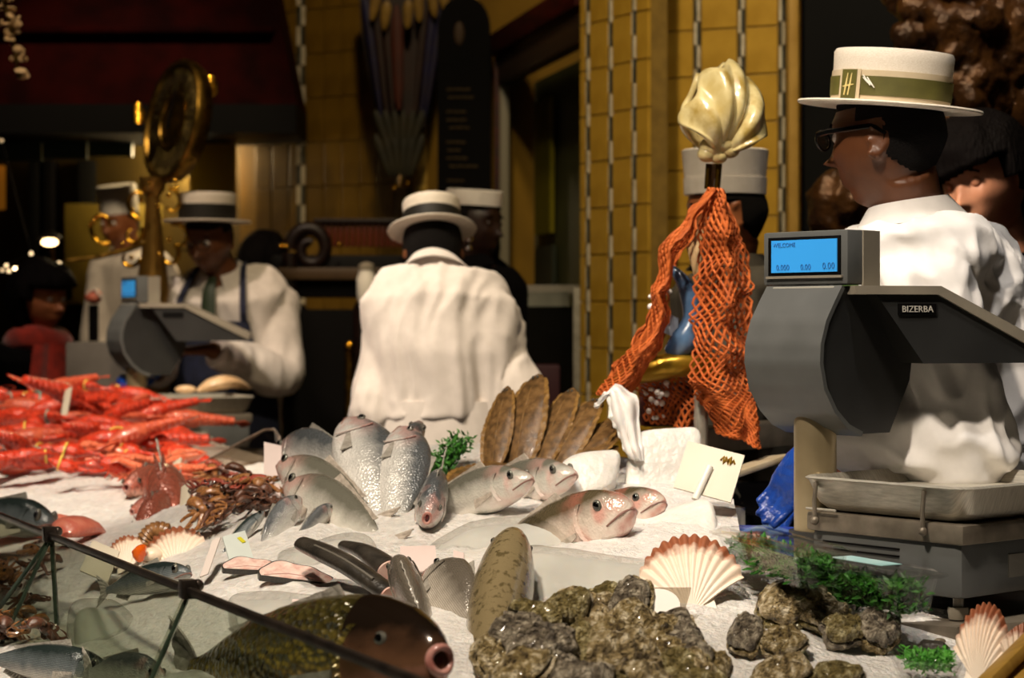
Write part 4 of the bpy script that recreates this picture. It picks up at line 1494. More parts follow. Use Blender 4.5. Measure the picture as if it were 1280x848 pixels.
for x_, y_, e_ in bs:
    wpart('bulb', MB().ball(tuple(P(x_, y_, 8.0)), .007, 10, 6), mat('bulb_%s' % str(e_).replace('.', '_'), '#ffe6c0', None, emit=2.2 * e_, ecol='#ffdca8'), ch)
wpart('wire', MB().tube([P(x_, y_, 8.01) for x_, y_, e_ in bs], .0025, 5), M_black, ch)
pp = slab('olive_screen', 'pale olive painted panel behind the cook with the paper hat', 'panel', 80, 200, 255, 380, 9.4, mat('olive_paint', '#9a8432', '#7d6a22', 3, .6))
yp = slab('yellow_tile_panel', 'bright yellow panel under the right end of the canopy', 'panel', 236, 294, 168, 260, 9.05, mat('yellow_glaze', '#b89a28', '#a88a20', 4, .3))
gb = thing('grey_till', 'plain grey steel till box between the red scarf and the far scale', 'till', P(120, 560, 6.9))
a, b = P(82, 600, 6.9), P(163, 428, 6.9)
wpart('case', MB().box(((a.x + b.x) / 2, 7.05, (a.z + b.z) / 2), (b.x - a.x, .3, b.z - a.z), bev=.008), mat('till_grey', '#6e6860', '#5e5850', 8, .45, .3), gb)
wpart('plinth', MB().box(((a.x + b.x) / 2, 7.05, a.z / 2), (b.x - a.x, .28, a.z)), M_dark, gb, False)
rb = thing('pink_blob', 'small pink rounded parcel above the far scale, left side', 'blob', P(118, 375, 7.8))  # unidentified pink thing, held up by an added stand
wpart('blob', MB().ball(tuple(P(117, 371, 7.8)), (.035, .03, .03)), mat('blob_pink', '#c8604a', '#d88068', 20, .5), rb)
wpart('tie', MB().tube([P(108, 368, 7.78), P(117, 361, 7.77), P(127, 372, 7.78)], .005, 6), M_white_pl, rb)
wpart('stand', MB().tube([P(117, 381, 7.82), Vector((P(117, 0, 7.82).x, 7.82, 0))], .02, 8), M_black, rb)

# pale hanging blossom sprig, top left
bl = thing('blossom_sprig', 'pale dried blossom sprig hanging at the top left corner', 'flowers', P(15, 40, 6.5))
rnd = random.Random(5)
wpart('stem', MB().tube([P(-5, -30, 6.5), P(10, 20, 6.5), P(18, 60, 6.5), P(24, 98, 6.5)], .008, 8), M_brass_d, bl)
for i in range(34):
    tt = rnd.random()
    x_ = np.interp(tt, [0, .5, 1], [2, 18, 26]) + rnd.uniform(-16, 12) * (1.1 - tt)
    y_ = np.interp(tt, [0, 1], [0, 98]) + rnd.uniform(-6, 4)
    c = P(x_, y_, 6.5) + Vector((0, rnd.uniform(-.04, .04), 0))
    M = Matrix.Translation(c) @ Matrix.Rotation(rnd.uniform(0, 6), 4, 'Z') @ Matrix.Rotation(rnd.uniform(0, 3), 4, 'X')
    wpart('petal', MB().ball((0, 0, 0), (.02, .013, .005), 8, 5, M), mat('petal_cream', '#b89c6c', '#8c7040', 30, .7), bl)

# ---------------------------------------------------------------- carved brown sculpture behind the big man
cs = thing('carved_sculpture', 'large gnarled brown carved sculpture behind the big man and the woman', 'sculpture', P(1210, 300, 5.4))
mb = MB()
rnd = random.Random(11)
for i in range(46):
    x_, y_ = rnd.uniform(1140, 1330), rnd.uniform(-30, 190)
    if x_ < 1160 and y_ > 90:
        continue
    r_ = rnd.uniform(.05, .11)
    mb.ball(tuple(P(x_, y_, 5.4 + rnd.uniform(-.1, .12))), (r_, r_ * .8, r_ * rnd.uniform(.7, 1.3)), 14, 10)
for i in range(16):
    x_, y_ = rnd.uniform(1050, 1180), rnd.uniform(250, 420)
    r_ = rnd.uniform(.05, .09)
    mb.ball(tuple(P(x_, y_, 5.4 + rnd.uniform(-.08, .1))), (r_, r_ * .8, r_), 14, 10)
for i in range(12):
    a = P(rnd.uniform(1130, 1180), rnd.uniform(0, 60), 5.3)
    b = P(rnd.uniform(1200, 1290), rnd.uniform(60, 170), 5.3)
    mb.tube(smooth_path([a, a.lerp(b, .5) + Vector((0, -.08, rnd.uniform(-.05, .08))), b], 5), .025, 8)
mb.tube([P(1220, 60, 5.5), P(1200, 200, 5.5), P(1130, 320, 5.5), P(1120, 420, 5.5), Vector((P(1120, 0, 5.5).x, 5.5, 0))], [.2, .16, .13, .13, .2], 16)
Mi_ = cs.matrix_basis.inverted()
mb.v = [tuple(Mi_ @ Vector(v_)) for v_ in mb.v]
carve = lambda c, n: .022 * (1 - 2.2 * abs(nz(c, 7, 2))) + .014 * (1 - 2.4 * abs(nz((c.x, c.y, c.z * .5), 22, 4))) + .006 * nz(c, 60)
obj('carving', fuse(mb, .011, 2, carve, 'carving'), mat('carved_bronze', '#5a3a1c', '#2c1a0c', 14, .3, .35, bump=.4, bscale=60), cs)
# ---------------------------------------------------------------- fish
def fish_mat(name, belly, side, back, h, spots=None, rough=.22, scale_bump=.25, vscale=75, pink=None, stripes=None, metal=.12, nscale=14, edge=.25, scaly=None):
    """countershaded wet skin: belly to back along local z, with scales"""
    m = bpy.data.materials.new(name)
    m.use_nodes = True
    nt = m.node_tree
    N, Lk = nt.nodes.new, nt.links.new
    b = nt.nodes['Principled BSDF']
    tc = N('ShaderNodeTexCoord')
    sep = N('ShaderNodeSeparateXYZ')
    Lk(tc.outputs['Object'], sep.inputs[0])
    no = N('ShaderNodeTexNoise')
    no.inputs['Scale'].default_value = nscale
    no.inputs['Detail'].default_value = 6
    Lk(tc.outputs['Object'], no.inputs['Vector'])
    a = N('ShaderNodeMath'); a.operation = 'MULTIPLY_ADD'
    a.inputs[1].default_value = 1 / h
    a.inputs[2].default_value = .5
    Lk(sep.outputs[2], a.inputs[0])
    a2 = N('ShaderNodeMath'); a2.operation = 'MULTIPLY_ADD'
    a2.inputs[1].default_value = edge
    Lk(no.outputs[0], a2.inputs[0])
    Lk(a.outputs[0], a2.inputs[2])
    cr = N('ShaderNodeValToRGB')
    e = cr.color_ramp.elements
    e[0].position, e[0].color = .36, C(belly)
    e[1].position, e[1].color = .92, C(back)
    q = e.new(.62); q.color = C(side)
    Lk(a2.outputs[0], cr.inputs[0])
    colr = cr.outputs[0]
    def mix(fac, c):
        nonlocal colr
        mx = N('ShaderNodeMixRGB')
        Lk(fac, mx.inputs[0]); Lk(colr, mx.inputs[1])
        mx.inputs[2].default_value = C(c)
        colr = mx.outputs[0]
    if spots:
        n2 = N('ShaderNodeTexNoise'); n2.inputs['Scale'].default_value = 38; n2.inputs['Detail'].default_value = 4
        Lk(tc.outputs['Object'], n2.inputs['Vector'])
        r2 = N('ShaderNodeValToRGB'); r2.color_ramp.elements[0].position = .52; r2.color_ramp.elements[1].position = .62
        Lk(n2.outputs[0], r2.inputs[0]); mix(r2.outputs[0], spots)
    if stripes:
        wv = N('ShaderNodeTexWave'); wv.bands_direction = 'Z'
        wv.inputs['Scale'].default_value = stripes[1]; wv.inputs['Distortion'].default_value = 1.2
        Lk(tc.outputs['Object'], wv.inputs['Vector'])
        r3 = N('ShaderNodeMath'); r3.operation = 'MULTIPLY'; r3.inputs[1].default_value = .55
        Lk(wv.outputs[0], r3.inputs[0]); mix(r3.outputs[0], stripes[0])
    if pink:
        r4 = N('ShaderNodeValToRGB')
        r4.color_ramp.elements[0].position = .05; r4.color_ramp.elements[0].color = (.75, .75, .75, 1)
        r4.color_ramp.elements[1].position = .30; r4.color_ramp.elements[1].color = (0, 0, 0, 1)
        Lk(sep.outputs[0], r4.inputs[0])
        n4 = N('ShaderNodeTexNoise'); n4.inputs['Scale'].default_value = 10
        Lk(tc.outputs['Object'], n4.inputs['Vector'])
        m4 = N('ShaderNodeMath'); m4.operation = 'MULTIPLY'
        Lk(r4.outputs[0], m4.inputs[0])
        r5 = N('ShaderNodeValToRGB'); r5.color_ramp.elements[0].position = .42; r5.color_ramp.elements[1].position = .62
        Lk(n4.outputs[0], r5.inputs[0]); Lk(r5.outputs[0], m4.inputs[1])
        mix(m4.outputs[0], pink)
    vo = N('ShaderNodeTexVoronoi'); vo.inputs['Scale'].default_value = vscale
    Lk(tc.outputs['Object'], vo.inputs['Vector'])
    if scaly:
        r6 = N('ShaderNodeValToRGB')
        r6.color_ramp.elements[0].position = .30; r6.color_ramp.elements[1].position = .75
        Lk(vo.outputs['Distance'], r6.inputs[0])
        m6 = N('ShaderNodeMath'); m6.operation = 'MULTIPLY'; m6.inputs[1].default_value = .7
        Lk(r6.outputs[0], m6.inputs[0]); mix(m6.outputs[0], scaly)
    Lk(colr, b.inputs['Base Color'])
    bp = N('ShaderNodeBump'); bp.inputs['Strength'].default_value = scale_bump; bp.inputs['Distance'].default_value = .02 if scaly else .004
    Lk(vo.outputs['Distance'], bp.inputs['Height']); Lk(bp.outputs[0], b.inputs['Normal'])
    b.inputs['Roughness'].default_value = rough
    b.inputs['Metallic'].default_value = metal
    b.inputs['Coat Weight'].default_value = .35
    b.inputs['Coat Roughness'].default_value = .12
    MATS[name] = m
    return m


M_fin = mat('fin_grey', '#a8a398', '#8c867c', 30, .35, stretch=(1, 1, 1), bump=.3, bscale=80)
M_fin_p = mat('fin_pale', '#c8bcae', '#a89c8e', 30, .35, bump=.3, bscale=80)
M_lip = mat('fish_lip', '#a8685e', '#c09084', 20, .3, coat=.3)
M_jaw = mat('fish_jaw_line', '#7a5a50', '#9a6e62', 20, .35)
M_maw = mat('fish_mouth_red', '#6a100c', '#3a0806', 20, .3)
M_pupil = mat('fish_pupil', '#050505', None, rough=.05, coat=1)
M_fiseye = mat('fish_eye', '#76746a', '#54524a', 40, .12, metal=.3)
M_gill = mat('gill_red', '#d0b0a8', '#a84a40', 9, .3, c3='#d8ccc4')


def fish_template(name, skin, H, Wd, prof=None, tail=True, eye=.021, mouth='closed', finmat=None, bend=0.0, gill=False, ex=.085, spines=False, pect=True, headmat=None):
    """unit-length fish: snout at x=0, tail at x=1, back towards +z"""
    t = bpy.data.objects.new(name, None)
    COL.objects.link(t)
    xs = [0, .012, .04, .09, .16, .25, .36, .48, .60, .70, .78, .84, .88]
    hh = prof or [.10, .26, .44, .64, .82, .96, 1.0, .95, .80, .60, .40, .27, .25]
    ww = [.20, .40, .58, .78, .92, 1.0, 1.0, .92, .75, .55, .34, .20, .12]
    X = np.linspace(0, 1, 30) ** 1.35 * .88
    top = np.interp(X, xs, hh)
    wd = np.interp(X, xs, ww)
    by = lambda x: bend * (x - .3) ** 2
    rs = []
    for x, h, w_ in zip(X, top, wd):
        r = []
        for j in range(22):
            a = 2 * math.pi * j / 22
            ca, sa = math.cos(a), math.sin(a)
            zz = .5 * H * h * sa * (1.0 if sa > 0 else .95)
            yy = .5 * Wd * w_ * math.copysign(abs(ca) ** .85, ca) * (1 - .12 * max(sa, 0))
            r.append((x, yy + by(x), zz + (.10 * H * (h - .6) if x > .05 else 0)))
        rs.append(r)
    part('body', MB().rings(rs), skin, t, True, 60)
    if headmat:
        hr = [[(x - .002, (y - by(x)) * 1.025 + by(x), z * 1.025) for x, y, z in r] for r in rs if r[0][0] < .21]
        part('head', MB().rings(hr, cap1=False), headmat, t, True, 60)
    fm = finmat or M_fin
    def fin(nm, pts, th=.006, n=(8, 6)):
        """quad patch of four corner points with rayed edge"""
        a, b, c, d = [Vector(p) for p in pts]
        def f(u, v):
            p = a.lerp(b, u).lerp(d.lerp(c, u), v)
            return p + Vector((0, .003 * math.sin(u * 40) + by(p.x), 0))
        part(nm, MB().sheet(f, n[0] * 2, n[1], th), fm, t, True, 60)
    if tail:
        def tf(u, v):
            z = (v - .5) * 2
            spread = H * (.13 + .42 * u ** .8)
            x = .86 + .14 * u * (.62 + .38 * abs(z) ** 1.3)
            return (x, .004 * math.sin(v * 44) * u + by(x), z * spread)
        part('tail_fin', MB().sheet(tf, 6, 26, .006), fm, t, True, 60)
    zt_ = lambda x: .5 * H * float(np.interp(x, xs, hh)) + .10 * H * (float(np.interp(x, xs, hh)) - .6)
    if pect:
        fin('dorsal_fin', [(.30, 0, zt_(.30) - .01), (.70, 0, zt_(.70) - .01), (.73, 0, zt_(.70) + .012), (.33, 0, zt_(.34) + .028)])
    fin('anal_fin', [(.62, 0, -.42 * H * .78), (.76, 0, -.42 * H * .46), (.78, 0, -.45 * H * .7), (.66, 0, -.5 * H * 1.0)])
    for e in (-1, 1):
        y = e * .5 * Wd
        def pf(u, v):
            return (.22 + .13 * u, y * .97 + e * .004 * u + by(.3), -.10 * H - .10 * H * u + (v - .5) * H * (.06 + .12 * u))
        if pect:
            part('pectoral_fin', MB().sheet(pf, 5, 8, .005), fm, t, True, 60)
        ye = .5 * Wd * float(np.interp(ex, xs, ww))
        ze = .16 * H
        eo = part('eye', MB().ball((ex, e * ye * .90, ze), (eye, eye * .5, eye), 14, 10), M_fiseye, t)
        part('pupil', MB().ball((ex, e * (ye * .90 + eye * .35), ze), (eye * .66, eye * .34, eye * .66), 12, 8), M_pupil, eo)
        def gc(u, v):
            a = (v - .5) * 2.0
            xx = .155 + .055 * math.cos(a) - .014 * (1 - u)
            hz = .34 * H * math.sin(a)
            return (xx, e * (.5 * Wd * float(np.interp(xx, xs, ww)) * math.sqrt(max(.05, 1 - (hz / (.52 * H)) ** 2)) + .006 * u), hz)
        if pect:
            part('gill_cover', MB().sheet(gc, 4, 12, .005), M_gill if gill else skin, t, True, 60)
    if spines:
        for k in range(11):
            x = .2 + .05 * k
            part('spine', MB().tube([(x, .01 * (-1) ** k, zt_(x) - .02), (x + .02, .02 * (-1) ** k, zt_(x) + .045)], [.010, .002], 6), skin, t)
    if mouth == 'open':
        ring = [(-.004 + .006 * math.cos(a) ** 2, .5 * Wd * .27 * math.cos(a), .5 * H * .20 * math.sin(a)) for a in np.linspace(0, 2 * math.pi, 20, endpoint=False)]
        mo = part('lips', MB().tube(ring, .009, 10, closed=True), M_lip, t)
        part('throat', MB().ball((.012, 0, 0), (.015, .5 * Wd * .26, .5 * H * .2), 14, 8), M_maw, mo)
    else:
        ring = [(.05 * math.sin(a) ** 2 * 0 + .055 * (1 - math.cos(b_)), .5 * Wd * float(np.interp(.055 * (1 - math.cos(b_)), xs, ww)) * math.sin(b_) * 1.02, -.03 * H) for a, b_ in [(q, q) for q in np.linspace(-1.5, 1.5, 14)]]
        ring = []
        for b_ in np.linspace(-1, 1, 21):
            xx = .004 + .085 * abs(b_) ** 1.5
            hgt = .5 * H * float(np.interp(xx, xs, hh))
            zz = -.02 * H - .13 * H * abs(b_) ** 1.3
            yy = .5 * Wd * float(np.interp(xx, xs, ww)) * math.sqrt(max(.04, 1 - min(.95, (zz / max(hgt, 1e-4)) ** 2)))
            ring.append((xx - .006 * (1 - abs(b_)), yy * math.copysign(1, b_) * min(1, abs(b_) * 3.0), zz))
        part('jaw_line', MB().tube(ring, [.0035 + .002 * (1 - abs(b_)) for b_ in np.linspace(-1, 1, 21)], 6), M_jaw, t)
    return t


TEMPL = []


def put_fish(T, h, tl, up, label, cat='fish', group=None, name=None, wide=1.0):
    """copy a unit fish so that it runs from snout point h to tail point tl"""
    h, tl = Vector(h), Vector(tl)
    c = copy_tree(T)
    c.name = name or T.name
    x, y, z = axes_along(tl - h, up)
    L = (tl - h).length
    c.matrix_basis = frame_mat(x * L, y * L * wide, z * L * wide, h)
    tag(c, label, cat, group)
    return c


S_bream = fish_mat('skin_bream', '#f2eee6', '#cfcdc6', '#5a5e60', .34, vscale=85, rough=.26, metal=.25, scale_bump=.5, pink='#d09a90')
S_bass = fish_mat('skin_bass', '#f4efe6', '#d2cec2', '#6a685c', .24, vscale=95, rough=.22, pink='#dca498')
S_big = fish_mat('skin_bass_big', '#f4e6da', '#dcccbc', '#544a36', .26, vscale=100, rough=.22, pink='#d07868')
S_carp = fish_mat('skin_carp', '#c08c70', '#9a863c', '#4a4420', .30, pink='#2a1a12', scaly='#463c18', vscale=44, rough=.2, scale_bump=.8)
S_cod = fish_mat('skin_mottled', '#c8c2b6', '#b0a690', '#857656', .26, spots='#5e5236', vscale=120, rough=.2, scale_bump=.12, nscale=8, edge=.5)
S_stripe = fish_mat('skin_striped', '#d8d0c2', '#b4ac9e', '#5c564c', .34, vscale=80, stripes=('#6a6054', 28))
S_red = fish_mat('skin_redfish', '#e8b8a4', '#cc7460', '#8a4a3a', .30, spots='#7a4436', vscale=60, rough=.25, scale_bump=.5)
S_mack = fish_mat('skin_mackerel', '#e0ddd4', '#7a8284', '#26302e', .22, vscale=120, stripes=('#1c2422', 40))

T_bream = fish_template('sea_bream', S_bream, .33, .16, gill=True)
T_gape = fish_template('sea_bream', S_bream, .33, .18, mouth='open')
T_breamp = fish_template('sea_bream', S_bream, .30, .15, gill=False, eye=.024)
T_bass = fish_template('sea_bass', S_bass, .23, .16, [.06, .18, .36, .58, .80, .95, 1.0, .95, .82, .64, .45, .32, .30], finmat=M_fin_p)
T_big = fish_template('large_sea_bass', S_big, .25, .19, [.12, .32, .52, .72, .88, .98, 1.0, .95, .82, .64, .45, .32, .30], finmat=M_fin_p, eye=.021, ex=.10)
T_carp = fish_template('carp', S_carp, .30, .20, [.22, .42, .60, .80, .96, 1.05, 1.05, 1.0, .86, .66, .46, .34, .30], eye=.018, mouth='open', ex=.10, headmat=fish_mat('carp_head', '#c88c7c', '#6a4a34', '#1c140e', .30, vscale=20, rough=.14, scale_bump=.03, edge=.35))
T_cod = fish_template('mottled_fish', S_cod, .235, .20, [.3, .56, .74, .88, .96, 1.0, 1.0, .97, .9, .8, .68, .55, .5], eye=.012, ex=.07, pect=False)
T_strp = fish_template('striped_bream', S_stripe, .38, .17)
T_red = fish_template('scorpion_fish', S_red, .30, .22, eye=.024, mouth='open', spines=True)
T_mack = fish_template('mackerel', S_mack, .19, .15, eye=.03)
TEMPL = [T_bream, T_gape, T_breamp, T_bass, T_big, T_carp, T_cod, T_strp, T_red, T_mack]

gF = 'silver fish in the fan'
put_fish(T_bream, P(438, 526, 3.92), P(488, 668, 3.58), (1, -.2, .1), 'silver bream standing head up, second from left in the fan', group=gF)
put_fish(T_bream, P(506, 536, 3.84), P(491, 678, 3.56), (1, -.3, .1), 'silver bream standing head up with red bloody gill, right in the fan', group=gF)
put_fish(T_breamp, P(527, 530, 3.98), P(462, 640, 3.78), (.3, .2, 1), 'silver fish behind the red gilled bream, dark snout to the right', group=gF)
put_fish(T_breamp, P(350, 566, 4.12), P(455, 585, 3.80), (.1, .2, 1), 'silver fish at the back of the fan, only its hump showing', group=gF)
put_fish(T_bass, P(352, 580, 3.86), P(484, 668, 3.56), (.6, -.2, .8), 'long silver fish lying aslant, upper of the two at the left of the fan', group=gF, wide=1.1)
put_fish(T_bass, P(362, 606, 3.72), P(498, 700, 3.40), (.6, -.2, .8), 'long silver fish lying aslant, lower of the two at the left of the fan', group=gF, wide=1.15)
put_fish(T_gape, P(534, 648, 3.42), P(552, 590, 3.70), (.2, .3, 1), 'small fish facing the camera with a red open mouth, right of the fan', wide=1.0)
put_fish(T_breamp, P(374, 622, 3.56), P(318, 700, 3.42), (-.6, -.2, .8), 'small silver fish head pointing up below the fan, left of its pair')
put_fish(T_breamp, P(416, 632, 3.55), P(360, 690, 3.45), (-.2, -.4, 1), 'small silver fish head pointing right below the fan, right of its pair')
put_fish(T_mack, P(330, 640, 3.55), P(268, 705, 3.45), (-.6, .2, .8), 'small dark backed fish left of the pair of silver heads')
put_fish(T_bass, P(664, 598, 3.50), P(505, 652, 3.72), (-.2, .2, 1), 'slim silver sea bass, nearer of the two pointing right', group='sea bass pair', wide=1.15)
put_fish(T_bass, P(718, 592, 3.62), P(560, 640, 3.86), (-.2, .2, 1), 'slim silver sea bass, farther of the two pointing right', group='sea bass pair', wide=1.2)
put_fish(T_big, P(790, 634, 3.26), P(565, 742, 3.50), (-.25, .25, 1), 'large sea bass with pink jaw raised above the clear ice block', wide=1.15)
put_fish(T_big, P(829, 626, 3.42), P(640, 700, 3.66), (-.1, .3, 1), 'large sea bass with reddish lips, half hidden behind the bigger one', wide=1.0)
put_fish(T_carp, P(550, 826, 2.26), P(205, 842, 2.88), (.1, .15, 1), 'big olive carp with open pink mouth behind the metal rail', wide=.66)
put_fish(T_cod, P(640, 676, 2.98), P(588, 960, 2.52), (.15, -.7, .7), 'brown mottled fish lying head up between carp and oysters', wide=.86)
put_fish(T_strp, P(498, 706, 2.98), P(548, 830, 2.74), (-.1, -.2, .4), 'pale striped bream behind the carp head, left of two', wide=1.0)
put_fish(T_strp, P(541, 712, 3.0), P(590, 795, 2.78), (.5, -.2, .4), 'grey striped bream between carp head and mottled fish', wide=1.1)
put_fish(T_mack, P(237, 716, 3.22), P(120, 740, 3.35), (-.1, .3, 1), 'shiny dark and silver fish just above the rail clamp', wide=1.2)
put_fish(T_mack, P(66, 655, 3.95), P(-50, 640, 4.1), (-.1, .3, 1), 'silver fish with a dark eye at the left edge above the rail', wide=1.6)
put_fish(T_mack, P(140, 842, 2.95), P(-30, 820, 3.05), (.0, .2, 1), 'speckled dark fish under the glass at the bottom left corner', wide=1.3)
put_fish(T_breamp, P(205, 850, 2.8), P(100, 838, 2.95), (.0, .2, 1), 'grey fish under the glass beside the speckled one', wide=1.0)
gR = 'red scorpion fish pile'
for k, (h, tl, lab) in enumerate((((158, 610, 4.5), (235, 600, 4.75), 'red spiny fish at the top of the red pile, pointing left'),
                                  ((165, 640, 4.25), (240, 625, 4.4), 'brown red spiny fish in the middle of the red pile'),
                                  ((178, 668, 4.05), (232, 615, 4.35), 'brown spiny fish at the lower end of the red pile'),
                                  ((215, 650, 4.15), (205, 590, 4.6), 'pink spiny fish at the right of the red pile'))):
    put_fish(T_red, P(*h), P(*tl), (-.2, -.2, 1), lab, group=gR, wide=1.05)

# flatfish fan
M_flat = mat('skin_flatfish', '#7a5c38', '#4e3a22', 22, .28, bump=.2, bscale=90, coat=.25, c3='#664b2c')
M_flat_e = mat('skin_flatfish_edge', '#94703c', '#6a4c24', 26, .3, bump=.3, bscale=70)


def flat_template(name, bend):
    t = bpy.data.objects.new(name, None)
    COL.objects.link(t)
    prof = lambda x: np.interp(x, [0, .03, .1, .25, .45, .65, .82, .9], [.05, .35, .62, .9, 1.0, .85, .45, .16])
    W_ = .34
    bz = lambda x, y: bend * (x - .2) ** 2 + .02 * math.sin(x * 9) * (y * 4)
    rs = []
    for x in np.linspace(0, 1, 26) ** 1.1 * .9:
        hw = .5 * W_ * float(prof(x)) * .78
        rs.append([(x, hw * math.cos(a), .020 * math.sin(a) * float(prof(x)) ** .5 + bz(x, hw * math.cos(a))) for a in np.linspace(0, 2 * math.pi, 20, endpoint=False)])
    part('body', MB().rings(rs), M_flat, t, True, 60)
    for e in (-1, 1):
        def ff(u, v):
            x = .06 + .82 * u
            hw = .5 * W_ * float(prof(x)) * (.72 + .28 * v)
            return (x, e * hw, bz(x, e * hw) + .006 * math.sin(u * 70) * v)
        part('side_fin', MB().sheet(ff, 44, 3, .006), M_flat_e, t, True, 60)
    def tf(u, v):
        return (.88 + .12 * u, (v - .5) * W_ * (.16 + .26 * u), bz(.9, 0) + .004 * math.sin(v * 50))
    part('tail_fin', MB().sheet(tf, 5, 16, .006), M_flat_e, t, True, 60)
    for y in (.02, -.012):
        eo = part('eye', MB().ball((.055, y, .014), (.012, .01, .01), 10, 8), M_fiseye, t)
        part('pupil', MB().ball((.055, y, .021), (.006, .005, .004), 8, 6), M_pupil, eo)
    part('lateral_line', MB().tube([(x, .0, .0205 * float(prof(x)) ** .5 + bz(x, 0)) for x in np.linspace(.15, .85, 14)], .003, 6), M_flat_e, t)
    return t


T_flat = [flat_template('flatfish', -.22), flat_template('flatfish', -.34)]
TEMPL += T_flat
ords = ('first', 'second', 'third', 'fourth', 'fifth', 'sixth', 'seventh')
for k, (b_, tp, w_) in enumerate((((604, 612, 3.86), (634, 482, 4.06), .62), ((626, 610, 3.84), (672, 466, 4.08), .78), ((652, 606, 3.84), (716, 484, 4.06), .70),
                                  ((664, 604, 3.83), (748, 496, 4.02), .80), ((676, 604, 3.82), (776, 520, 3.98), .70), ((684, 606, 3.80), (776, 540, 3.94), .55), ((694, 612, 3.78), (772, 556, 3.92), .60))):
    put_fish(T_flat[k % 2 if k < 3 else 1], P(*tp), P(*b_), (-.45, -.75, .45) if k < 3 else (-.35, -.55, .75), 'brown flatfish in the upright fan, %s from the left' % ords[k], 'flatfish', 'flatfish in the brown fan', wide=w_ * (1.2 if k < 4 else 1.35))
put_fish(T_flat[0], P(560, 612, 3.72), P(650, 560, 3.95), (-.2, -.7, .6), 'pale brown flatfish lying at the foot of the brown fan', 'flatfish', wide=.95)

# steaks and dark fillets
M_skin_k = mat('skin_charcoal', '#23201c', '#3a352e', 30, .3, coat=.3, bump=.15, bscale=120)
M_flesh = mat('flesh_pink', '#c89488', '#e0ccc0', 9, .4, coat=.2, sss=.15, c3='#d8b8ac', spread=(.3, .7))


def steak_template(name, half=False):
    t = bpy.data.objects.new(name, None)
    COL.objects.link(t)
    pts_ = []
    n = 28
    for i in range(n):
        a = (math.pi if half else 2 * math.pi) * i / (n - 1 if half else n)
        wob = 1 + .10 * math.sin(3 * a + 1) + .05 * math.sin(7 * a)
        pts_.append((.5 * math.cos(a) * wob, .36 * math.sin(a) * (1 if half else .8) * wob))
    inner = [(x * .95, y * .93 + (.008 if half else 0)) for x, y in pts_]
    part('skin', MB().prism(pts_, -.05, .05), M_skin_k, t, True, 40)
    fl = part('flesh', MB().prism(inner, -.054, .054), M_flesh, t, True, 40)
    part('muscle_seam', MB().tube([(-.4, .02, .053), (-.1, .10, .055), (.15, .09, .055), (.4, .02, .053)], .008, 6), mat('seam_pink', '#c09084', None, rough=.5), t)
    return t


T_st = steak_template('fish_steak')
T_sth = steak_template('fish_fillet', True)
TEMPL += [T_st, T_sth]


def put_steak(T, c, L, xdir, nrm, label, group=None):
    c = Vector(c)
    o = copy_tree(T)
    x, y, z = axes_along(xdir, nrm)
    o.matrix_basis = frame_mat(x * L, y * L, z * L, c)
    tag(o, label, 'fish', group)
    return o


gS = 'fish steaks on the ice'
put_steak(T_sth, ice(366, 728, .004), .115, (1, 0, -.12), (-.1, -.5, .8), 'pink cut fillet with dark skin lying left of the dark tail pieces', gS)
put_steak(T_sth, ice(314, 716, .004), .10, (1, 0, -.05), (-.2, -.45, .85), 'smaller pale pink fillet at the left end of the cut pieces', gS)
for k, (a_, b_, r0, r1, lab) in enumerate((((378, 680, 3.10), (486, 742, 2.95), 17, 15, 'long charcoal skinned tail piece lying aslant below the fan'),
                                           ((430, 682, 3.16), (486, 712, 3.06), 12, 20, 'short dark tail piece behind the long charcoal one'),
                                           ((350, 776, 2.86), (404, 790, 2.76), 15, 14, 'black shiny fish back above the carp, left of two'),
                                           ((410, 790, 2.80), (462, 768, 2.78), 13, 17, 'brown cut fish chunk above the carp, right of two'))):
    A, B_ = P(*a_), P(*b_)
    t = thing('dark_fish_piece', lab, 'fish', A, group=gS)
    k_ = A.y / F
    pth = smooth_path([A, A.lerp(B_, .5) + Vector((0, -.005, .008)), B_], 5)
    wpart('skin', MB().tube(pth, lerp_list([r0 * k_ * .75, r0 * k_, (r0 + r1) * .5 * k_, r1 * k_], len(pth)), 16, flat=.7), M_skin_k, t)
    dv = (pth[-1] - pth[-2]).normalized()
    x_, y_, z_ = axes_along(dv, (0, 0, 1))
    wpart('cut_face', MB().lathe([(r1 * k_ * .88, -.002), (r1 * k_ * .86, .003), (.002, .004)], 16, frame_mat(z_ * .7, y_, x_, pth[-1])), M_flesh, t)
    wpart('skin_fold', MB().tube([p + Vector((0, -r0 * k_ * .8, r0 * k_ * .35)) for p in pth[2:-2]], .003, 6), mat('skin_fold_grey', '#5a554c', None, rough=.4), t)

for T in TEMPL:
    for ch_ in list(T.children_recursive):
        bpy.data.objects.remove(ch_)
    bpy.data.objects.remove(T)
TEMPL = []
# ---------------------------------------------------------------- lobsters and small shellfish
M_lob = mat('lobster_red', '#c8301a', '#8c1a10', 26, .25, coat=.3, bump=.25, bscale=80, c3='#d8482c')
M_lob2 = mat('lobster_pale', '#d86a4a', '#b03c26', 26, .28, coat=.3, bump=.2, bscale=80)
M_ant = mat('antenna_red', '#a83a22', None, rough=.5)
M_band = mat('rubber_band_yellow', '#e8c858', None, rough=.5)
M_band2 = mat('rubber_band_teal', '#6ab0a0', None, rough=.5)


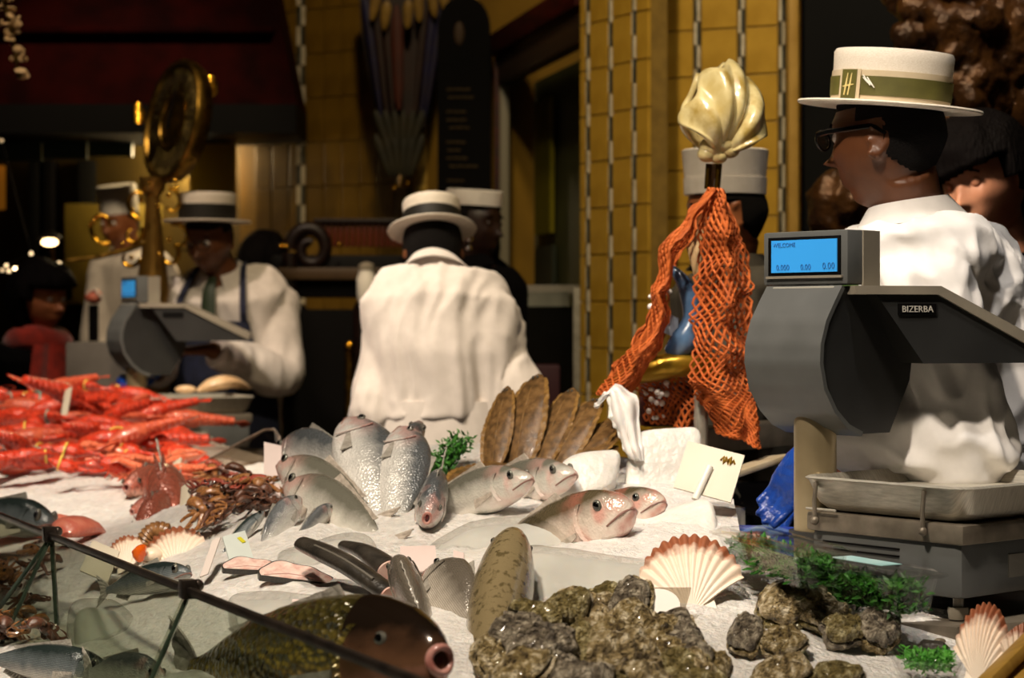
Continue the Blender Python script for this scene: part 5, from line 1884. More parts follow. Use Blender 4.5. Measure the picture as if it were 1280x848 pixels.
def lobster_template(name, body, band=None, small=False):
    t = bpy.data.objects.new(name, None)
    COL.objects.link(t)
    # carapace from snout x=0 to .42, abdomen to .85, tail fan to 1
    rs = []
    for x, r in ((0, .008), (.03, .03), (.09, .07), (.18, .098), (.30, .108), (.40, .098), (.43, .08)):
        rs.append([(x, r * math.cos(a), r * .95 * math.sin(a) + .065) for a in np.linspace(0, 2 * math.pi, 14, endpoint=False)])
    part('carapace', MB().rings(rs), body, t, True, 60)
    ab = part('abdomen', MB().rings([[(x, r * math.cos(a), r * .8 * math.sin(a) + .058 + z) for a in np.linspace(0, 2 * math.pi, 14, endpoint=False)] for x, r, z in
              sum([[(.42 + .068 * i, .095 - .007 * i, .012 - .005 * i), (.42 + .068 * i + .05, .092 - .007 * i, .010 - .005 * i), (.42 + .068 * i + .058, .078 - .007 * i, .008 - .005 * i)] for i in range(6)], [])]), body, t, True, 40)
    for k in range(5):
        a0 = (k - 2) * .42
        def tf(u, v):
            ang = a0 + (v - .5) * .40
            r = .16 * u
            return (.82 + r * math.cos(ang), r * math.sin(ang), .032 - .02 * u + .006 * math.cos((v - .5) * 3))
        part('tail_fan', MB().sheet(tf, 4, 4, .008), body, t, True, 60)
    for e in (-1, 1):
        pth = smooth_path([(.12, e * .05, .05), (.06, e * .12, .05), (-.06, e * .15, .045), (-.14, e * .13, .04)], 4)
        cl = part('claw', MB().tube(pth, lerp_list([.016, .018, .02, .03], len(pth)), 10), body, t)
        if not small:
            pw = smooth_path([(-.12, e * .13, .04), (-.20, e * .135, .042), (-.30, e * .12, .044), (-.40, e * .09, .046)], 4)
            part('pincer', MB().tube(pw, lerp_list([.035, .085, .075, .008], len(pw)), 12, flat=.62), body, cl)
            pw = smooth_path([(-.24, e * .09, .045), (-.31, e * .068, .047), (-.38, e * .075, .048)], 4)
            part('pincer_thumb', MB().tube(pw, lerp_list([.036, .03, .006], len(pw)), 10, flat=.7), body, cl)
            if band:
                rg = [(-.29 + .004 * math.cos(a), e * .105 + .085 * math.cos(a), .045 + .058 * math.sin(a)) for a in np.linspace(0, 2 * math.pi, 16, endpoint=False)]
                part('rubber_band', MB().tube(rg, .011, 8, closed=True), band, cl)
        else:
            pw = smooth_path([(-.12, e * .13, .04), (-.24, e * .12, .042), (-.38, e * .10, .044)], 4)
            part('pincer', MB().tube(pw, lerp_list([.024, .024, .004], len(pw)), 8), body, cl)
        part('antenna', MB().tube(smooth_path([(.02, e * .015, .08), (-.04, e * .05, .13), (.1, e * .11, .14), (.32, e * .15, .10)], 5), lerp_list([.006, .004, .002, .0015], 16), 5), M_ant, t)
        part('eye', MB().ball((.035, e * .024, .085), .010, 8, 6), M_pupil, t)
        for k in range(4):
            x0_ = .16 + k * .06
            part('leg', MB().tube([(x0_, e * .05, .05), (x0_ - .02, e * .12, .07), (x0_ - .05, e * .15, .01)], [.012, .009, .004], 6), body, t)
    return t


def put_at(T, p, L, yaw, pitch, roll, label, cat, group, name=None):
    c = copy_tree(T)
    c.name = name or T.name
    c.matrix_basis = Matrix.Translation(p) @ Matrix.Rotation(yaw, 4, 'Z') @ Matrix.Rotation(pitch, 4, 'Y') @ Matrix.Rotation(roll, 4, 'X') @ Matrix.Scale(L, 4)
    tag(c, label, cat, group)
    return c


T_l1 = lobster_template('lobster', M_lob, M_band)
T_l2 = lobster_template('lobster', M_lob, M_band2)
T_l3 = lobster_template('lobster', M_lob2)
T_s = lobster_template('langoustine', mat('langoustine_orange', '#e88a66', '#d05a38', 30, .3, coat=.3), None, True)
rnd = random.Random(21)
ORD = ('first', 'second', 'third', 'fourth', 'fifth', 'sixth', 'seventh', 'eighth', 'ninth', 'tenth')


def row_labels(pts, rows, phrase):
    """a label for each pixel spot by its row and its place in the row"""
    order = sorted(range(len(pts)), key=lambda i: -pts[i][1])
    n = len(order)
    names = {2: ('front', 'back'), 3: ('front', 'middle', 'back'), 4: ('front', 'second', 'third', 'back')}[rows]
    out = {}
    for r in range(rows):
        grp = order[r * n // rows:(r + 1) * n // rows]
        grp.sort(key=lambda i: pts[i][0])
        for q, i in enumerate(grp):
            out[i] = '%s, %s row, %s from left' % (phrase, names[r], ORD[q])
    return out


spots = []
for ry, n_, x0_, x1_ in ((492, 5, 18, 140), (508, 6, 5, 175), (525, 7, -5, 200), (542, 7, -5, 205), (560, 7, -5, 195), (578, 5, 20, 150)):
    for q in range(n_):
        spots.append((x0_ + (x1_ - x0_) * q / (n_ - 1) + rnd.uniform(-6, 6), ry + rnd.uniform(-4, 4)))
labs = row_labels(spots, 4, 'red cooked lobster in the big heap')
for k, (x_, y_) in enumerate(spots):
    p = ice(x_, y_ + 6, .01 + .02 * (k % 3), 4.6, 6.34)
    L2_ = rnd.uniform(.25, .31)
    put_at((T_l1, T_l3, T_l2, T_l1)[k % 4], p, L2_, rnd.choice((.3, 3.4, 2.9, -.2, 5.6, 3.9)) + rnd.uniform(-.5, .5), rnd.uniform(-.35, .25), rnd.uniform(-.5, .5), labs[k], 'lobster', 'lobsters in the heap')
spots = [(rnd.uniform(150, 238), rnd.uniform(560, 602)) for k in range(26)]
labs = row_labels(spots, 3, 'small orange langoustine right of the lobsters')
for k, (x_, y_) in enumerate(spots):
    p = ice(x_, y_, .015 + .02 * rnd.random(), 4.4, 6.3)
    put_at(T_s, p, rnd.uniform(.12, .16), rnd.uniform(0, 6.28), rnd.uniform(-.3, .3), rnd.uniform(-.6, .6), labs[k], 'langoustine', 'langoustines')

# small brown octopuses
def octopus_template(name, m1):
    t = bpy.data.objects.new(name, None)
    COL.objects.link(t)
    part('mantle', MB().tube(smooth_path([(.0, 0, .16), (.1, 0, .2), (.24, .02, .2), (.34, .03, .14)], 4), lerp_list([.06, .10, .11, .04], 13), 12, flat=.7), m1, t)
    part('head', MB().ball((-.04, 0, .13), (.10, .09, .09), 12, 8), m1, t)
    for e in (-1, 1):
        part('eye', MB().ball((-.06, e * .075, .17), .03, 8, 6), M_pupil, t)
    for k in range(8):
        a = math.pi * (.35 + 1.3 * k / 7)
        q = [Vector((-.06, 0, .1)) + Vector((math.cos(a) * r, math.sin(a) * r, -.05 + .06 * math.sin(r * 9 + k))) for r in (0.02, .14, .26, .36)]
        q.append(q[-1] + Vector((math.cos(a + 1.6) * .1, math.sin(a + 1.6) * .1, .03)))
        q.append(q[-1] + Vector((math.cos(a + 3.0) * .08, math.sin(a + 3.0) * .08, .03)))
        pp = smooth_path(q, 4)
        part('arm', MB().tube(pp, lerp_list([.045, .04, .03, .022, .014, .006], len(pp)), 8), m1, t)
    return t


T_o1 = octopus_template('small_octopus', mat('octopus_brown', '#6a4634', '#4a2e24', 24, .2, coat=.5, bump=.2, bscale=60))
T_o2 = octopus_template('small_octopus', mat('octopus_tan', '#a87444', '#7c5030', 24, .2, coat=.5, bump=.2, bscale=60))
T_o3 = octopus_template('small_octopus', mat('octopus_pink', '#b05a48', '#8c3c30', 24, .22, coat=.5))
spots = []
for k in range(22):
    x_ = rnd.uniform(252, 338)
    spots.append((x_, rnd.uniform(585, 640) if x_ > 270 else rnd.uniform(600, 650)))
labs = row_labels(spots, 3, 'small glossy octopus behind the white stake')
for k, (x_, y_) in enumerate(spots):
    p = ice(x_, y_, .02 + .02 * rnd.random(), 3.4, 5.6)
    put_at((T_o1, T_o2, T_o3)[k % 3] if y_ < 615 else (T_o1, T_o2)[k % 2], p, rnd.uniform(.09, .13), rnd.uniform(0, 6.28), rnd.uniform(-.3, .3), rnd.uniform(-.4, .4), labs[k], 'octopus', 'octopuses behind the stake')
spots = [(rnd.uniform(-10, 62), rnd.uniform(690, 800)) for k in range(12)]
labs = row_labels(spots, 3, 'brown speckled octopus behind the glass guard')
for k, (x_, y_) in enumerate(spots):
    p = ice(x_, y_, .02, 2.9, 4.6)
    put_at((T_o2, T_o1)[k % 2], p, rnd.uniform(.09, .13), rnd.uniform(0, 6.28), rnd.uniform(-.3, .3), rnd.uniform(-.4, .4), labs[k], 'octopus', 'octopuses behind the glass')

# pink fillets at the left edge
for k, (x_, y_, L_2) in enumerate(((18, 672, .2), (70, 668, .16), (105, 672, .12))):
    t = thing('pink_fillet', ('long pink fillet at the left edge above the rail', 'pink fillet right of the long one above the rail', 'smallest pink fillet above the rail')[k], 'fillet', ice(x_, y_, .01, 3.3, 4.8), (0, .1, .6 * k), 'pink fillets')
    part('flesh', MB().tube(smooth_path([(-L_2 / 2, 0, .005), (-L_2 / 5, .012, .02), (L_2 / 5, .005, .02), (L_2 / 2, -.01, .006)], 5), lerp_list([.012, .04, .042, .03, .008], 16), 14, flat=.5), mat('fillet_pink', '#e08870', '#d46a58', 30, .3, coat=.3, sss=.1, stretch=(4, 1, 1)), t)
    part('fat_line', MB().tube(smooth_path([(-L_2 / 2.4, 0, .022), (0, .008, .040), (L_2 / 2.4, -.005, .02)], 5), .003, 6), mat('fat_white', '#f0d8c8', None, rough=.4), t)

# ---------------------------------------------------------------- shells
def radial_mat(name, c_in, c_mid, c_edge, rmax, patchy=True):
    m = bpy.data.materials.new(name)
    m.use_nodes = True
    nt = m.node_tree
    N, Lk = nt.nodes.new, nt.links.new
    b = nt.nodes['Principled BSDF']
    tc = N('ShaderNodeTexCoord')
    ln = N('ShaderNodeVectorMath'); ln.operation = 'LENGTH'
    Lk(tc.outputs['Object'], ln.inputs[0])
    no = N('ShaderNodeTexNoise'); no.inputs['Scale'].default_value = 7; no.inputs['Detail'].default_value = 5
    Lk(tc.outputs['Object'], no.inputs['Vector'])
    ad = N('ShaderNodeMath'); ad.operation = 'MULTIPLY_ADD'; ad.inputs[1].default_value = .34
    Lk(no.outputs[0], ad.inputs[0]); Lk(ln.outputs['Value'], ad.inputs[2])
    cr = N('ShaderNodeValToRGB')
    e = cr.color_ramp.elements
    e[0].position, e[0].color = .45 * rmax, C(c_in)
    e[1].position, e[1].color = min(1.0, rmax * 1.2), C(c_edge)
    q = e.new(rmax * .86); q.color = C(c_mid)
    Lk(ad.outputs[0], cr.inputs[0]); Lk(cr.outputs[0], b.inputs['Base Color'])
    b.inputs['Roughness'].default_value = .45
    MATS[name] = m
    return m


M_scal = radial_mat('scallop_shell', '#f4e6d4', '#ecd6c0', '#94583a', 1.0)
M_scal_i = mat('scallop_inside', '#f0e6d8', '#e2cbb8', 6, .3)


def scallop_template(name, ribs=13):
    """unit shell: hinge at the origin, fan along +y, outside towards +z"""
    t = bpy.data.objects.new(name, None)
    COL.objects.link(t)
    def f(u, v):
        a = (v - .5) * 2.15
        r = u * (1.0 - .10 * (abs(v - .5) * 2) ** 3) * (1 + .012 * math.cos(ribs * 2 * math.pi * v))
        x, y = .62 * r * math.sin(a) * 1.05, r * math.cos(a) * .98
        dome = .22 * (1 - (2 * u - .85) ** 2 * .5) * (u ** .5) * (1 - .55 * (abs(v - .5) * 2) ** 2)
        return (x, y, dome + .020 * u * math.cos(ribs * 2 * math.pi * v))
    part('shell', MB().sheet(lambda u, v: f(.03 + .97 * u, v), 18, ribs * 8, .018), M_scal, t, True, 80)
    for e in (-1, 1):
        part('hinge_wing', MB().prism([(0, -.02), (e * .26, .0), (e * .22, .2), (e * .06, .12)], .02, .04), M_scal, t)
    return t


T_sc = scallop_template('scallop_shell')


def put_shell(p_hinge, p_tip, nrm, label, wide=1.0, group='scallop shells'):
    c = copy_tree(T_sc)
    a, b = Vector(p_hinge), Vector(p_tip)
    y = (b - a)
    L = y.length
    y.normalize()
    n_ = Vector(nrm)
    z = (n_ - y * n_.dot(y)).normalized()
    x = y.cross(z)
    c.matrix_basis = frame_mat(x * L * wide, y * L, z * L, a)
    tag(c, label, 'shell', group)


put_shell(P(864, 770, 2.92), P(862, 674, 3.02), (-.1, -.9, .4), 'brown edged scallop fan standing beside the oysters', 1.06)
put_shell(P(1222, 858, 2.62), P(1236, 757, 2.68), (-.5, -.8, .2), 'narrow pink scallop shell standing near the bottom right corner', .62)
put_shell(P(1262, 850, 2.62), P(1292, 780, 2.64), (.3, -.9, .3), 'scallop shell cut by the right edge beside the wooden tray', .8)
put_shell(P(222, 716, 3.62), P(214, 664, 3.70), (-.1, -.9, .5), 'cream scallop shell, larger of the pair left of the cards', 1.1, 'cream scallop pair')
put_shell(P(160, 712, 3.62), P(150, 676, 3.68), (-.3, -.9, .4), 'cream scallop shell, smaller of the pair next to the rail', 1.0, 'cream scallop pair')
ro = thing('scallop_roe', 'bright orange scallop roe between the two cream shells', 'roe', P(178, 694, 3.62))
wpart('roe', MB().tube(smooth_path([P(176, 702, 3.6), P(174, 692, 3.6), P(180, 684, 3.62)], 4), lerp_list([.006, .014, .006], 9), 10), mat('roe_orange', '#e86a1c', '#d0500e', 30, .25, coat=.4), ro)
wpart('muscle', MB().ball(tuple(P(190, 694, 3.64)), (.02, .02, .014)), mat('scallop_meat', '#f0e0c8', None, rough=.3, sss=.2), ro)
# ridged brown tail next to it
rt = thing('ridged_tail', 'curved ridged brown shellfish tail left of the cream scallop', 'shellfish', P(190, 680, 3.75))
arc = [P(200 - 22 * math.cos(a) * .9, 690 - 26 * math.sin(a), 3.75) for a in np.linspace(-.2, 1.9, 12)]
for i in range(11):
    a, b = arc[i], arc[i + 1]
    x, y, z = axes_along(b - a)
    wpart('segment', MB().lathe([(.008, -.002), (.017 + .004 * math.sin(i * .3), .003), (.018, .009), (.012, .014)], 12, frame_mat(y, z, x, a)), mat('tail_brown', '#a87a4c', '#6a4424', 60, .3), rt)

# ---------------------------------------------------------------- oysters
M_oy = [mat('oyster_%d' % i, a, b, 7, .42, bump=.9, bscale=24, c3=c, detail=8, coat=.2) for i, (a, b, c) in enumerate((
    ('#463824', '#f0e0bc', '#a48e5c'), ('#4e4028', '#f4e6c6', '#b09a6c'), ('#564a26', '#ccc094', '#90804e'), ('#453b30', '#ccc0a8', '#8c806c')))]
M_oyi = mat('oyster_lip', '#cdbd98', '#8c7850', 14, .35)


def oyster_mesh(seed, material, lower):
    """one valve of an oyster: flaky, ruffled, with stepped growth plates"""
    rr_ = random.Random(seed)
    el_, fl = rr_.uniform(.64, .88), rr_.uniform(.30, .42)
    rs = []
    nlat, nlon = 22, 40
    for i in range(nlat + 1):
        th = math.pi * (i + .01) / (nlat + .02)
        r = []
        for j in range(nlon):
            ph = 2 * math.pi * j / nlon
            d = Vector((math.sin(th) * math.cos(ph), math.sin(th) * math.sin(ph), -math.cos(th)))
            rad = math.hypot(d.x, d.y)
            ruff = .16 * nz((math.cos(ph) * 1.5, math.sin(ph) * 1.5, seed), 1.3) + .07 * nz((math.cos(ph) * 5, math.sin(ph) * 5, seed), 1.7)
            k = 1 + ruff * (.3 + rad * .8)
            up_ = (d.z > 0) != lower
            hz = d.z * .5 * fl * (1.0 if up_ else .25)
            q = rad * 6 + 1.8 * nz((d.x * 2, d.y * 2, seed * 1.3))
            terr = (1 - (q - math.floor(q))) * .045 * (.3 + rad)
            bump = .10 * nz((d.x * 1.8, d.y * 1.8, d.z + seed), 1.2) + .05 * nz((d.x * 5, d.y * 5, d.z * 4 + seed), 1.1)
            wav = .05 * rad ** 3 * math.sin(3 * ph + seed) + .02 * rad ** 3 * math.sin(8 * ph + seed * 2)
            zz = hz + (terr + bump) * (1 if up_ else .2) * (1 if d.z > 0 else -1) * (1 - rad ** 6 * .6) + wav
            g = 1.05 if lower else .97
            r.append((d.x * .5 * (1 + .16 * d.x) * k * g, d.y * .5 * el_ * k * g, zz + (-.05 if lower else .03)))
        rs.append(r)
    me = MB().rings(rs).mesh('lower_shell' if lower else 'upper_shell', True, 38)
    me.materials.append(material)
    return me


oys = [(oyster_mesh(10 + i, M_oy[i % 4], False), oyster_mesh(10 + i, M_oy[(i + 1) % 4], True)) for i in range(8)]


def oyster(p, L, yaw, tx, ty, k, label, group):
    t = bpy.data.objects.new('oyster', None)
    COL.objects.link(t)
    t.matrix_basis = Matrix.Translation(p) @ Matrix.Rotation(tx, 4, 'X') @ Matrix.Rotation(ty, 4, 'Y') @ Matrix.Rotation(yaw, 4, 'Z') @ Matrix.Scale(L, 4)
    tag(t, label, 'oyster', group)
    obj('upper_shell', oys[k % 8][0], None, t)
    obj('lower_shell', oys[k % 8][1], None, t)


rnd = random.Random(4)
heap = [(648, 838), (700, 842), (752, 846), (806, 848), (852, 846), (632, 812), (668, 806), (706, 812), (744, 815), (788, 822), (830, 818), (866, 826),
        (652, 786), (690, 786), (728, 790), (768, 794), (808, 796), (842, 800), (682, 770), (722, 768), (760, 772), (798, 776), (836, 790), (738, 756), (705, 764), (775, 790),
        (640, 850), (725, 850), (780, 852), (870, 852)]
labs = row_labels(heap, 4, 'rough oyster in the big heap')
for k, (x_, y_) in enumerate(heap):
    lf = np.interp(y_, [750, 850], [.02, .02]) + .022 * (k % 3 == 0) + .012
    p = ice(x_, y_ + 4, lf, 2.2, 3.2)
    oyster(p, rnd.uniform(.085, .11), rnd.uniform(0, 6.28), .35 + rnd.uniform(-.45, .5), rnd.uniform(-.5, .5), k * 3 + k // 4, labs[k], 'oysters in the large heap')
p = ice(786, 768, .055, 2.2, 3.2)
oyster(p, .095, 1.4, 1.0, -.5, 3, 'grey oyster standing on edge against the white tag', None)
right_o = [(985, 752, .115, .5, 'large flat oyster on top of the small group by the herb tubs'), (1012, 738, .09, .8, 'pale oyster behind the large flat one, touching the herb tub'), (932, 792, .075, 1.4, 'brown oyster at the left of the small group'),
           (975, 800, .07, .2, 'yellowish oyster in front of the small group'), (1030, 765, .08, 2.2, 'dark gaping oyster right of the large flat one'), (1052, 786, .075, .4, 'knobbly pale oyster below the second herb tub, left of two'),
           (1094, 786, .085, .9, 'knobbly pale oyster below the second herb tub, right of two'), (888, 838, .07, 1.0, 'oyster at the bottom edge right of the big heap'), (972, 843, .085, .1, 'rounded oyster at the bottom edge, middle of three'),
           (1040, 846, .075, .3, 'rounded oyster at the bottom edge, right of three')]
for k, (x_, y_, L2_, yw, lab) in enumerate(right_o):
    p = ice(x_, y_ + 3, .026, 2.3, 3.4)
    oyster(p, L2_, yw, .5, rnd.uniform(-.3, .3), k * 5 + 1, lab, 'oysters by the herb tubs')
st_ = thing('dark_pebble', 'small dark shell fragment lying on the ice before the steel shelf', 'shell', ice(1165, 812, .012, 2.3, 3.3))
part('fragment', MB().tube([(-.024, 0, 0), (-.01, .004, .006), (.012, -.004, .004), (.024, .004, 0)], [.004, .011, .012, .004], 8, flat=.7), M_skin_k, st_)
part('chip', MB().ball((.012, .006, .010), (.009, .007, .005), 8, 6), M_oy[3], st_)

for T in (T_l1, T_l2, T_l3, T_s, T_o1, T_o2, T_o3, T_sc):
    for ch_ in list(T.children_recursive):
        bpy.data.objects.remove(ch_)
    bpy.data.objects.remove(T)
# ---------------------------------------------------------------- ice blocks
M_block = mat('clear_ice', '#f4f4f0', '#e2e0da', 10, .12, trans=.35, coat=.8, bump=.05, bscale=12, ior=1.31, sss=.2)
M_frost = mat('frosted_ice', '#dedad2', '#cecac2', 20, .35, bump=.3, bscale=60, sss=.2)


def block(label, A, B_, Cc, th, material, group='ice blocks', round_=4.0, amp=.006, name='ice_block'):
    """rounded slab: A, B_ the top edge ends, Cc the lower end below A; th thickness away from the viewer.
    Clear ice is a glassy skin around a cloudy white core."""
    A, B_, Cc = Vector(A), Vector(B_), Vector(Cc)
    ex, ez = (B_ - A), (A - Cc)
    n_ = ex.cross(ez).normalized()
    if n_.y > 0:
        n_ = -n_
    ctr = (B_ + Cc) / 2 - n_ * th / 2
    pw = 2 / round_
    sg = lambda v, p: math.copysign(abs(v) ** p, v)

    def shape(inset):
        X, Z, T = ex / 2, ez / 2, th / 2
        X = X * max(.1, 1 - inset / X.length)
        Z = Z * max(.1, 1 - inset / Z.length)
        T = max(.004, T - inset)
        rs = []
        for i in range(27):
            a = -math.pi / 2 + math.pi * (i + .02) / 26.04
            r = []
            for j in range(56):
                b = 2 * math.pi * j / 56
                u = sg(math.cos(a), pw) * sg(math.cos(b), pw)
                v = sg(math.cos(a), pw) * sg(math.sin(b), pw)
                p = ctr + X * u + Z * v - n_ * (sg(math.sin(a), pw) * T)
                p = p + n_ * (amp * 2.2 * nz(p, 9)) + Vector((0, 0, amp * nz(p, 14, 4)))
                r.append(p)
            rs.append(r)
        return MB().rings(rs)
    t = thing(name, label, 'ice', ctr, group=group)
    if material is M_block:
        wpart('cloudy_core', shape(.011), M_core, t, True, 180)
        wpart('clear_skin', shape(0), M_iceskin, t, True, 180)
    else:
        wpart('body', shape(0), material, t, True, 180)
    return t


M_core = mat('cloudy_ice', '#dcdad4', '#c8c6c0', 9, .5, sss=.2)
M_iceskin = glass_mat('ice_skin', '#f4f4f2', .04, .96)
block('large clear ice block with shiny top edge behind the oysters', P(646, 652, 3.02), P(880, 700, 3.08), P(630, 800, 2.86), .09, M_block, amp=.010)
block('long smooth ice slab under the pair of slim sea bass', P(505, 668, 3.32), P(728, 612, 3.42), P(488, 742, 3.14), .10, M_block, amp=.012)
block('smooth ice piece below the silver heads, left of the fan', P(340, 664, 3.36), P(470, 662, 3.34), P(345, 712, 3.22), .08, M_block, amp=.012)
block('white frosted ice block carrying the blank price card', P(764, 646, 3.42), P(890, 612, 3.44), P(770, 720, 3.28), .07, M_frost, round_=5)
block('pale rounded slab standing behind the price card, under the net', P(790, 536, 3.78), P(880, 528, 3.80), P(780, 630, 3.70), .05, M_frost, round_=5)
block('white ice slab below the brown flatfish fan', P(700, 568, 3.70), P(780, 552, 3.74), P(690, 624, 3.62), .06, M_frost)
block('clear rounded ice lump behind the glass guard', P(78, 752, 3.22), P(168, 748, 3.22), P(84, 822, 3.06), .10, M_block, amp=.015, round_=3)
block('flat wet ice sheet in front of the pink fillet', P(280, 728, 3.02), P(480, 742, 2.98), P(290, 776, 2.88), .04, M_block, amp=.008)
block('small ice lump left of the large clear block', P(560, 672, 3.22), P(640, 660, 3.24), P(556, 740, 3.08), .05, M_frost, amp=.01)

# ---------------------------------------------------------------- torn white skate wing hanging over the slab
wg = thing('skate_wing', 'white ragged skate wing draped beside the brown flatfish', 'fish', P(775, 500, 3.76))
def wf(u, v):
    l_ = smooth_wing_l[min(int(u * 23.99), 23)]
    r_ = smooth_wing_r[min(int(u * 23.99), 23)]
    p = l_.lerp(r_, v)
    return p + Vector((0, -.02 * math.sin(v * math.pi) + .006 * math.sin(v * 14 + u * 4), .004 * math.sin(u * 30) * v))
smooth_wing_l = smooth_path([P(744, 510, 3.78), P(760, 492, 3.77), P(764, 522, 3.75), P(774, 540, 3.75), P(784, 566, 3.74), P(796, 576, 3.74)], 5)
smooth_wing_r = smooth_path([P(750, 502, 3.80), P(770, 484, 3.80), P(796, 498, 3.79), P(798, 530, 3.78), P(802, 560, 3.76), P(804, 580, 3.75)], 5)
wpart('wing', MB().sheet(wf, 24, 14, .006), mat('skate_white', '#ece8e2', '#dcd6d0', 30, .35, sss=.2), wg, True, 80)
wpart('edge_fringe', MB().tube(smooth_wing_l, [.004 + .003 * math.sin(i * 2.1) for i in range(len(smooth_wing_l))], 6), mat('skate_white', '#ece8e2'), wg)

# ---------------------------------------------------------------- cards, stakes and tags
M_card = mat('card_white', '#cfc6b2', '#c2b8a2', 6, .5)
M_cardp = mat('card_pink', '#dccac4', '#d0bdb6', 6, .5)
M_yel = mat('card_yellow', '#c8c020', None, rough=.6)
M_ochre = mat('card_ochre', '#a8842a', '#8a6a1c', 40, .6)


def card(label, tl, tr, bl, material, name='price_card', th=.0025, group='price cards', mark=None, stub=None):
    tl, tr, bl = Vector(tl), Vector(tr), Vector(bl)
    t = thing(name, label, 'card', bl, group=group)
    br = tr + bl - tl
    n_ = (tr - tl).cross(bl - tl).normalized() * th / 2
    q = [tl, tr, br, bl]
    wpart('card', MB().add([p + n_ for p in q] + [p - n_ for p in q], [(0, 1, 2, 3), (7, 6, 5, 4), (0, 4, 5, 1), (1, 5, 6, 2), (2, 6, 7, 3), (3, 7, 4, 0)]), material, t, False)
    nf = n_.normalized()
    if nf.y > 0:
        nf = -nf
    if mark:
        u, v, w_, h_, mt = mark
        c = tl + (tr - tl) * u + (bl - tl) * v + nf * (th / 2 + .0008)
        x, y, z = axes_along(tr - tl, nf)
        mb = MB()
        if mt is M_ochre:
            pp = [c + x * (w_ * (s_ - .5)) + y * (h_ * (.5 if i % 2 else -.4) * (.5 + .5 * math.sin(i * 2.3) ** 2)) for i, s_ in enumerate(np.linspace(0, 1, 9))]
            mb.tube(pp, [.002 + .0028 * math.sin(math.pi * i / 8) for i in range(9)], 6)
            mb.tube([c + x * w_ * .1 - y * h_ * .6, c, c - x * w_ * .3 + y * h_ * .5], [.001, .0025, .001], 6)
        else:
            mb.box((0, 0, 0), (w_, h_, .0012), frame_mat(x, y, z, c))
        wpart('printed_mark', mb, mt, t)
    if stub:
        u0, v0, u1, v1 = stub
        a = tl + (tr - tl) * u0 + (bl - tl) * v0 + nf * .006
        b = tl + (tr - tl) * u1 + (bl - tl) * v1 + nf * .006
        wpart('holder', MB().tube([a, a.lerp(b, .5), b], .0065, 12), M_white_pl, t)
    return t


card('blank white price card with an ochre squiggle, on the frosted block by the blue glove', P(860, 552, 3.50), P(931, 570, 3.46), P(842, 610, 3.46), M_card, mark=(.76, .2, .026, .012, M_ochre), stub=(.5, .42, .42, 1.15), th=.004)
card('pink tinted card behind the heads of the fan, upper of two', P(330, 553, 4.05), P(352, 558, 4.05), P(330, 594, 4.0), M_cardp)
card('pink tinted card left of the fan, lower of two', P(327, 598, 3.86), P(350, 606, 3.82), P(328, 650, 3.78), M_cardp)
card('pale card with yellow patch near the cut fillets', P(278, 672, 3.30), P(306, 664, 3.34), P(292, 720, 3.22), mat('card_blue', '#cfd6d0', '#c2cac4', 6, .45), mark=(.72, .22, .008, .014, M_yel))
card('clear edged card leaning beside the yellow patched one', P(266, 676, 3.32), P(276, 672, 3.32), P(250, 722, 3.24), mat('card_pale', '#d8ccc4', None, rough=.3))
card('tilted card with yellow dot just behind the rail', P(116, 676, 3.60), P(150, 690, 3.56), P(100, 714, 3.52), M_card, mark=(.78, .34, .014, .014, M_yel))
card('pale pink card between the ice slab and the striped bream, left of two', P(500, 684, 3.14), P(544, 683, 3.14), P(502, 716, 3.06), M_cardp)
card('narrow pale card left of the mottled fish', P(567, 689, 3.12), P(580, 692, 3.10), P(567, 722, 3.04), M_cardp)
card('pale card above the dark fish chunks', P(365, 750, 2.92), P(420, 753, 2.92), P(365, 776, 2.86), M_cardp)
card('pale card between the dark chunk and the carp head', P(455, 749, 2.90), P(480, 745, 2.90), P(460, 774, 2.84), M_cardp)
card('white card at the left edge beside the dark eyed fish', P(-10, 636, 4.05), P(30, 626, 4.05), P(-16, 676, 3.95), M_card)
for lab, a, b in (('short white stake standing in the lobster heap', P(86, 486, 5.85), P(79, 525, 5.75)), ('white stake standing before the brown octopuses', P(233, 606, 4.15), P(229, 655, 4.05)), ('thin white stake under the clear sign', P(222, 576, 4.6), P(214, 615, 4.5))):
    t = thing('price_stake', lab, 'stake', b, group='white stakes')
    a, b = Vector(a), Vector(b)
    x, y, z = axes_along(b - a, (-.4, -.9, 0))
    L2_ = (b - a).length
    wpart('stake', MB().box((L2_ / 2, 0, 0), (L2_, .026, .006), frame_mat(x, y, z, a), .002), M_card, t)
    wpart('tip', MB().prism([(L2_, -.013), (L2_ + .02, 0), (L2_, .013)], -.003, .003, frame_mat(x, y, z, a)), M_card, t)
# round ended white tag in a clear holder by the scallop
tg = thing('oyster_tag', 'round ended white tag in a clear holder beside the scallop fan', 'tag', P(815, 780, 2.86))
A, B_ = P(790, 727, 2.92), P(850, 724, 2.92)
cx_ = frame_mat(Vector((1, 0, 0)), Vector((0, .62, .785)), Vector((0, -.785, .62)), P(790, 780, 2.83))
poly = [(0, .005), (.005, .056)] + [(.040 + .030 * math.cos(a), .030 + .026 * math.sin(a)) for a in np.linspace(math.pi / 2, -math.pi / 2, 14)]
wpart('tag', MB().prism(poly, 0, .002, cx_), mat('tag_white', '#f4f0e8', None, rough=.45), tg, False)
wpart('clear_holder', MB().prism([(.0, -.006), (.0, .06), (.088, .06), (.068, -.006)], -.004, -.001, cx_), glass_mat('acrylic', '#e8e4dc', .05, .85), tg, False)
wpart('holder_foot', MB().box((.04, -.008, .006), (.03, .012, .03), cx_), M_sdark, tg, False)
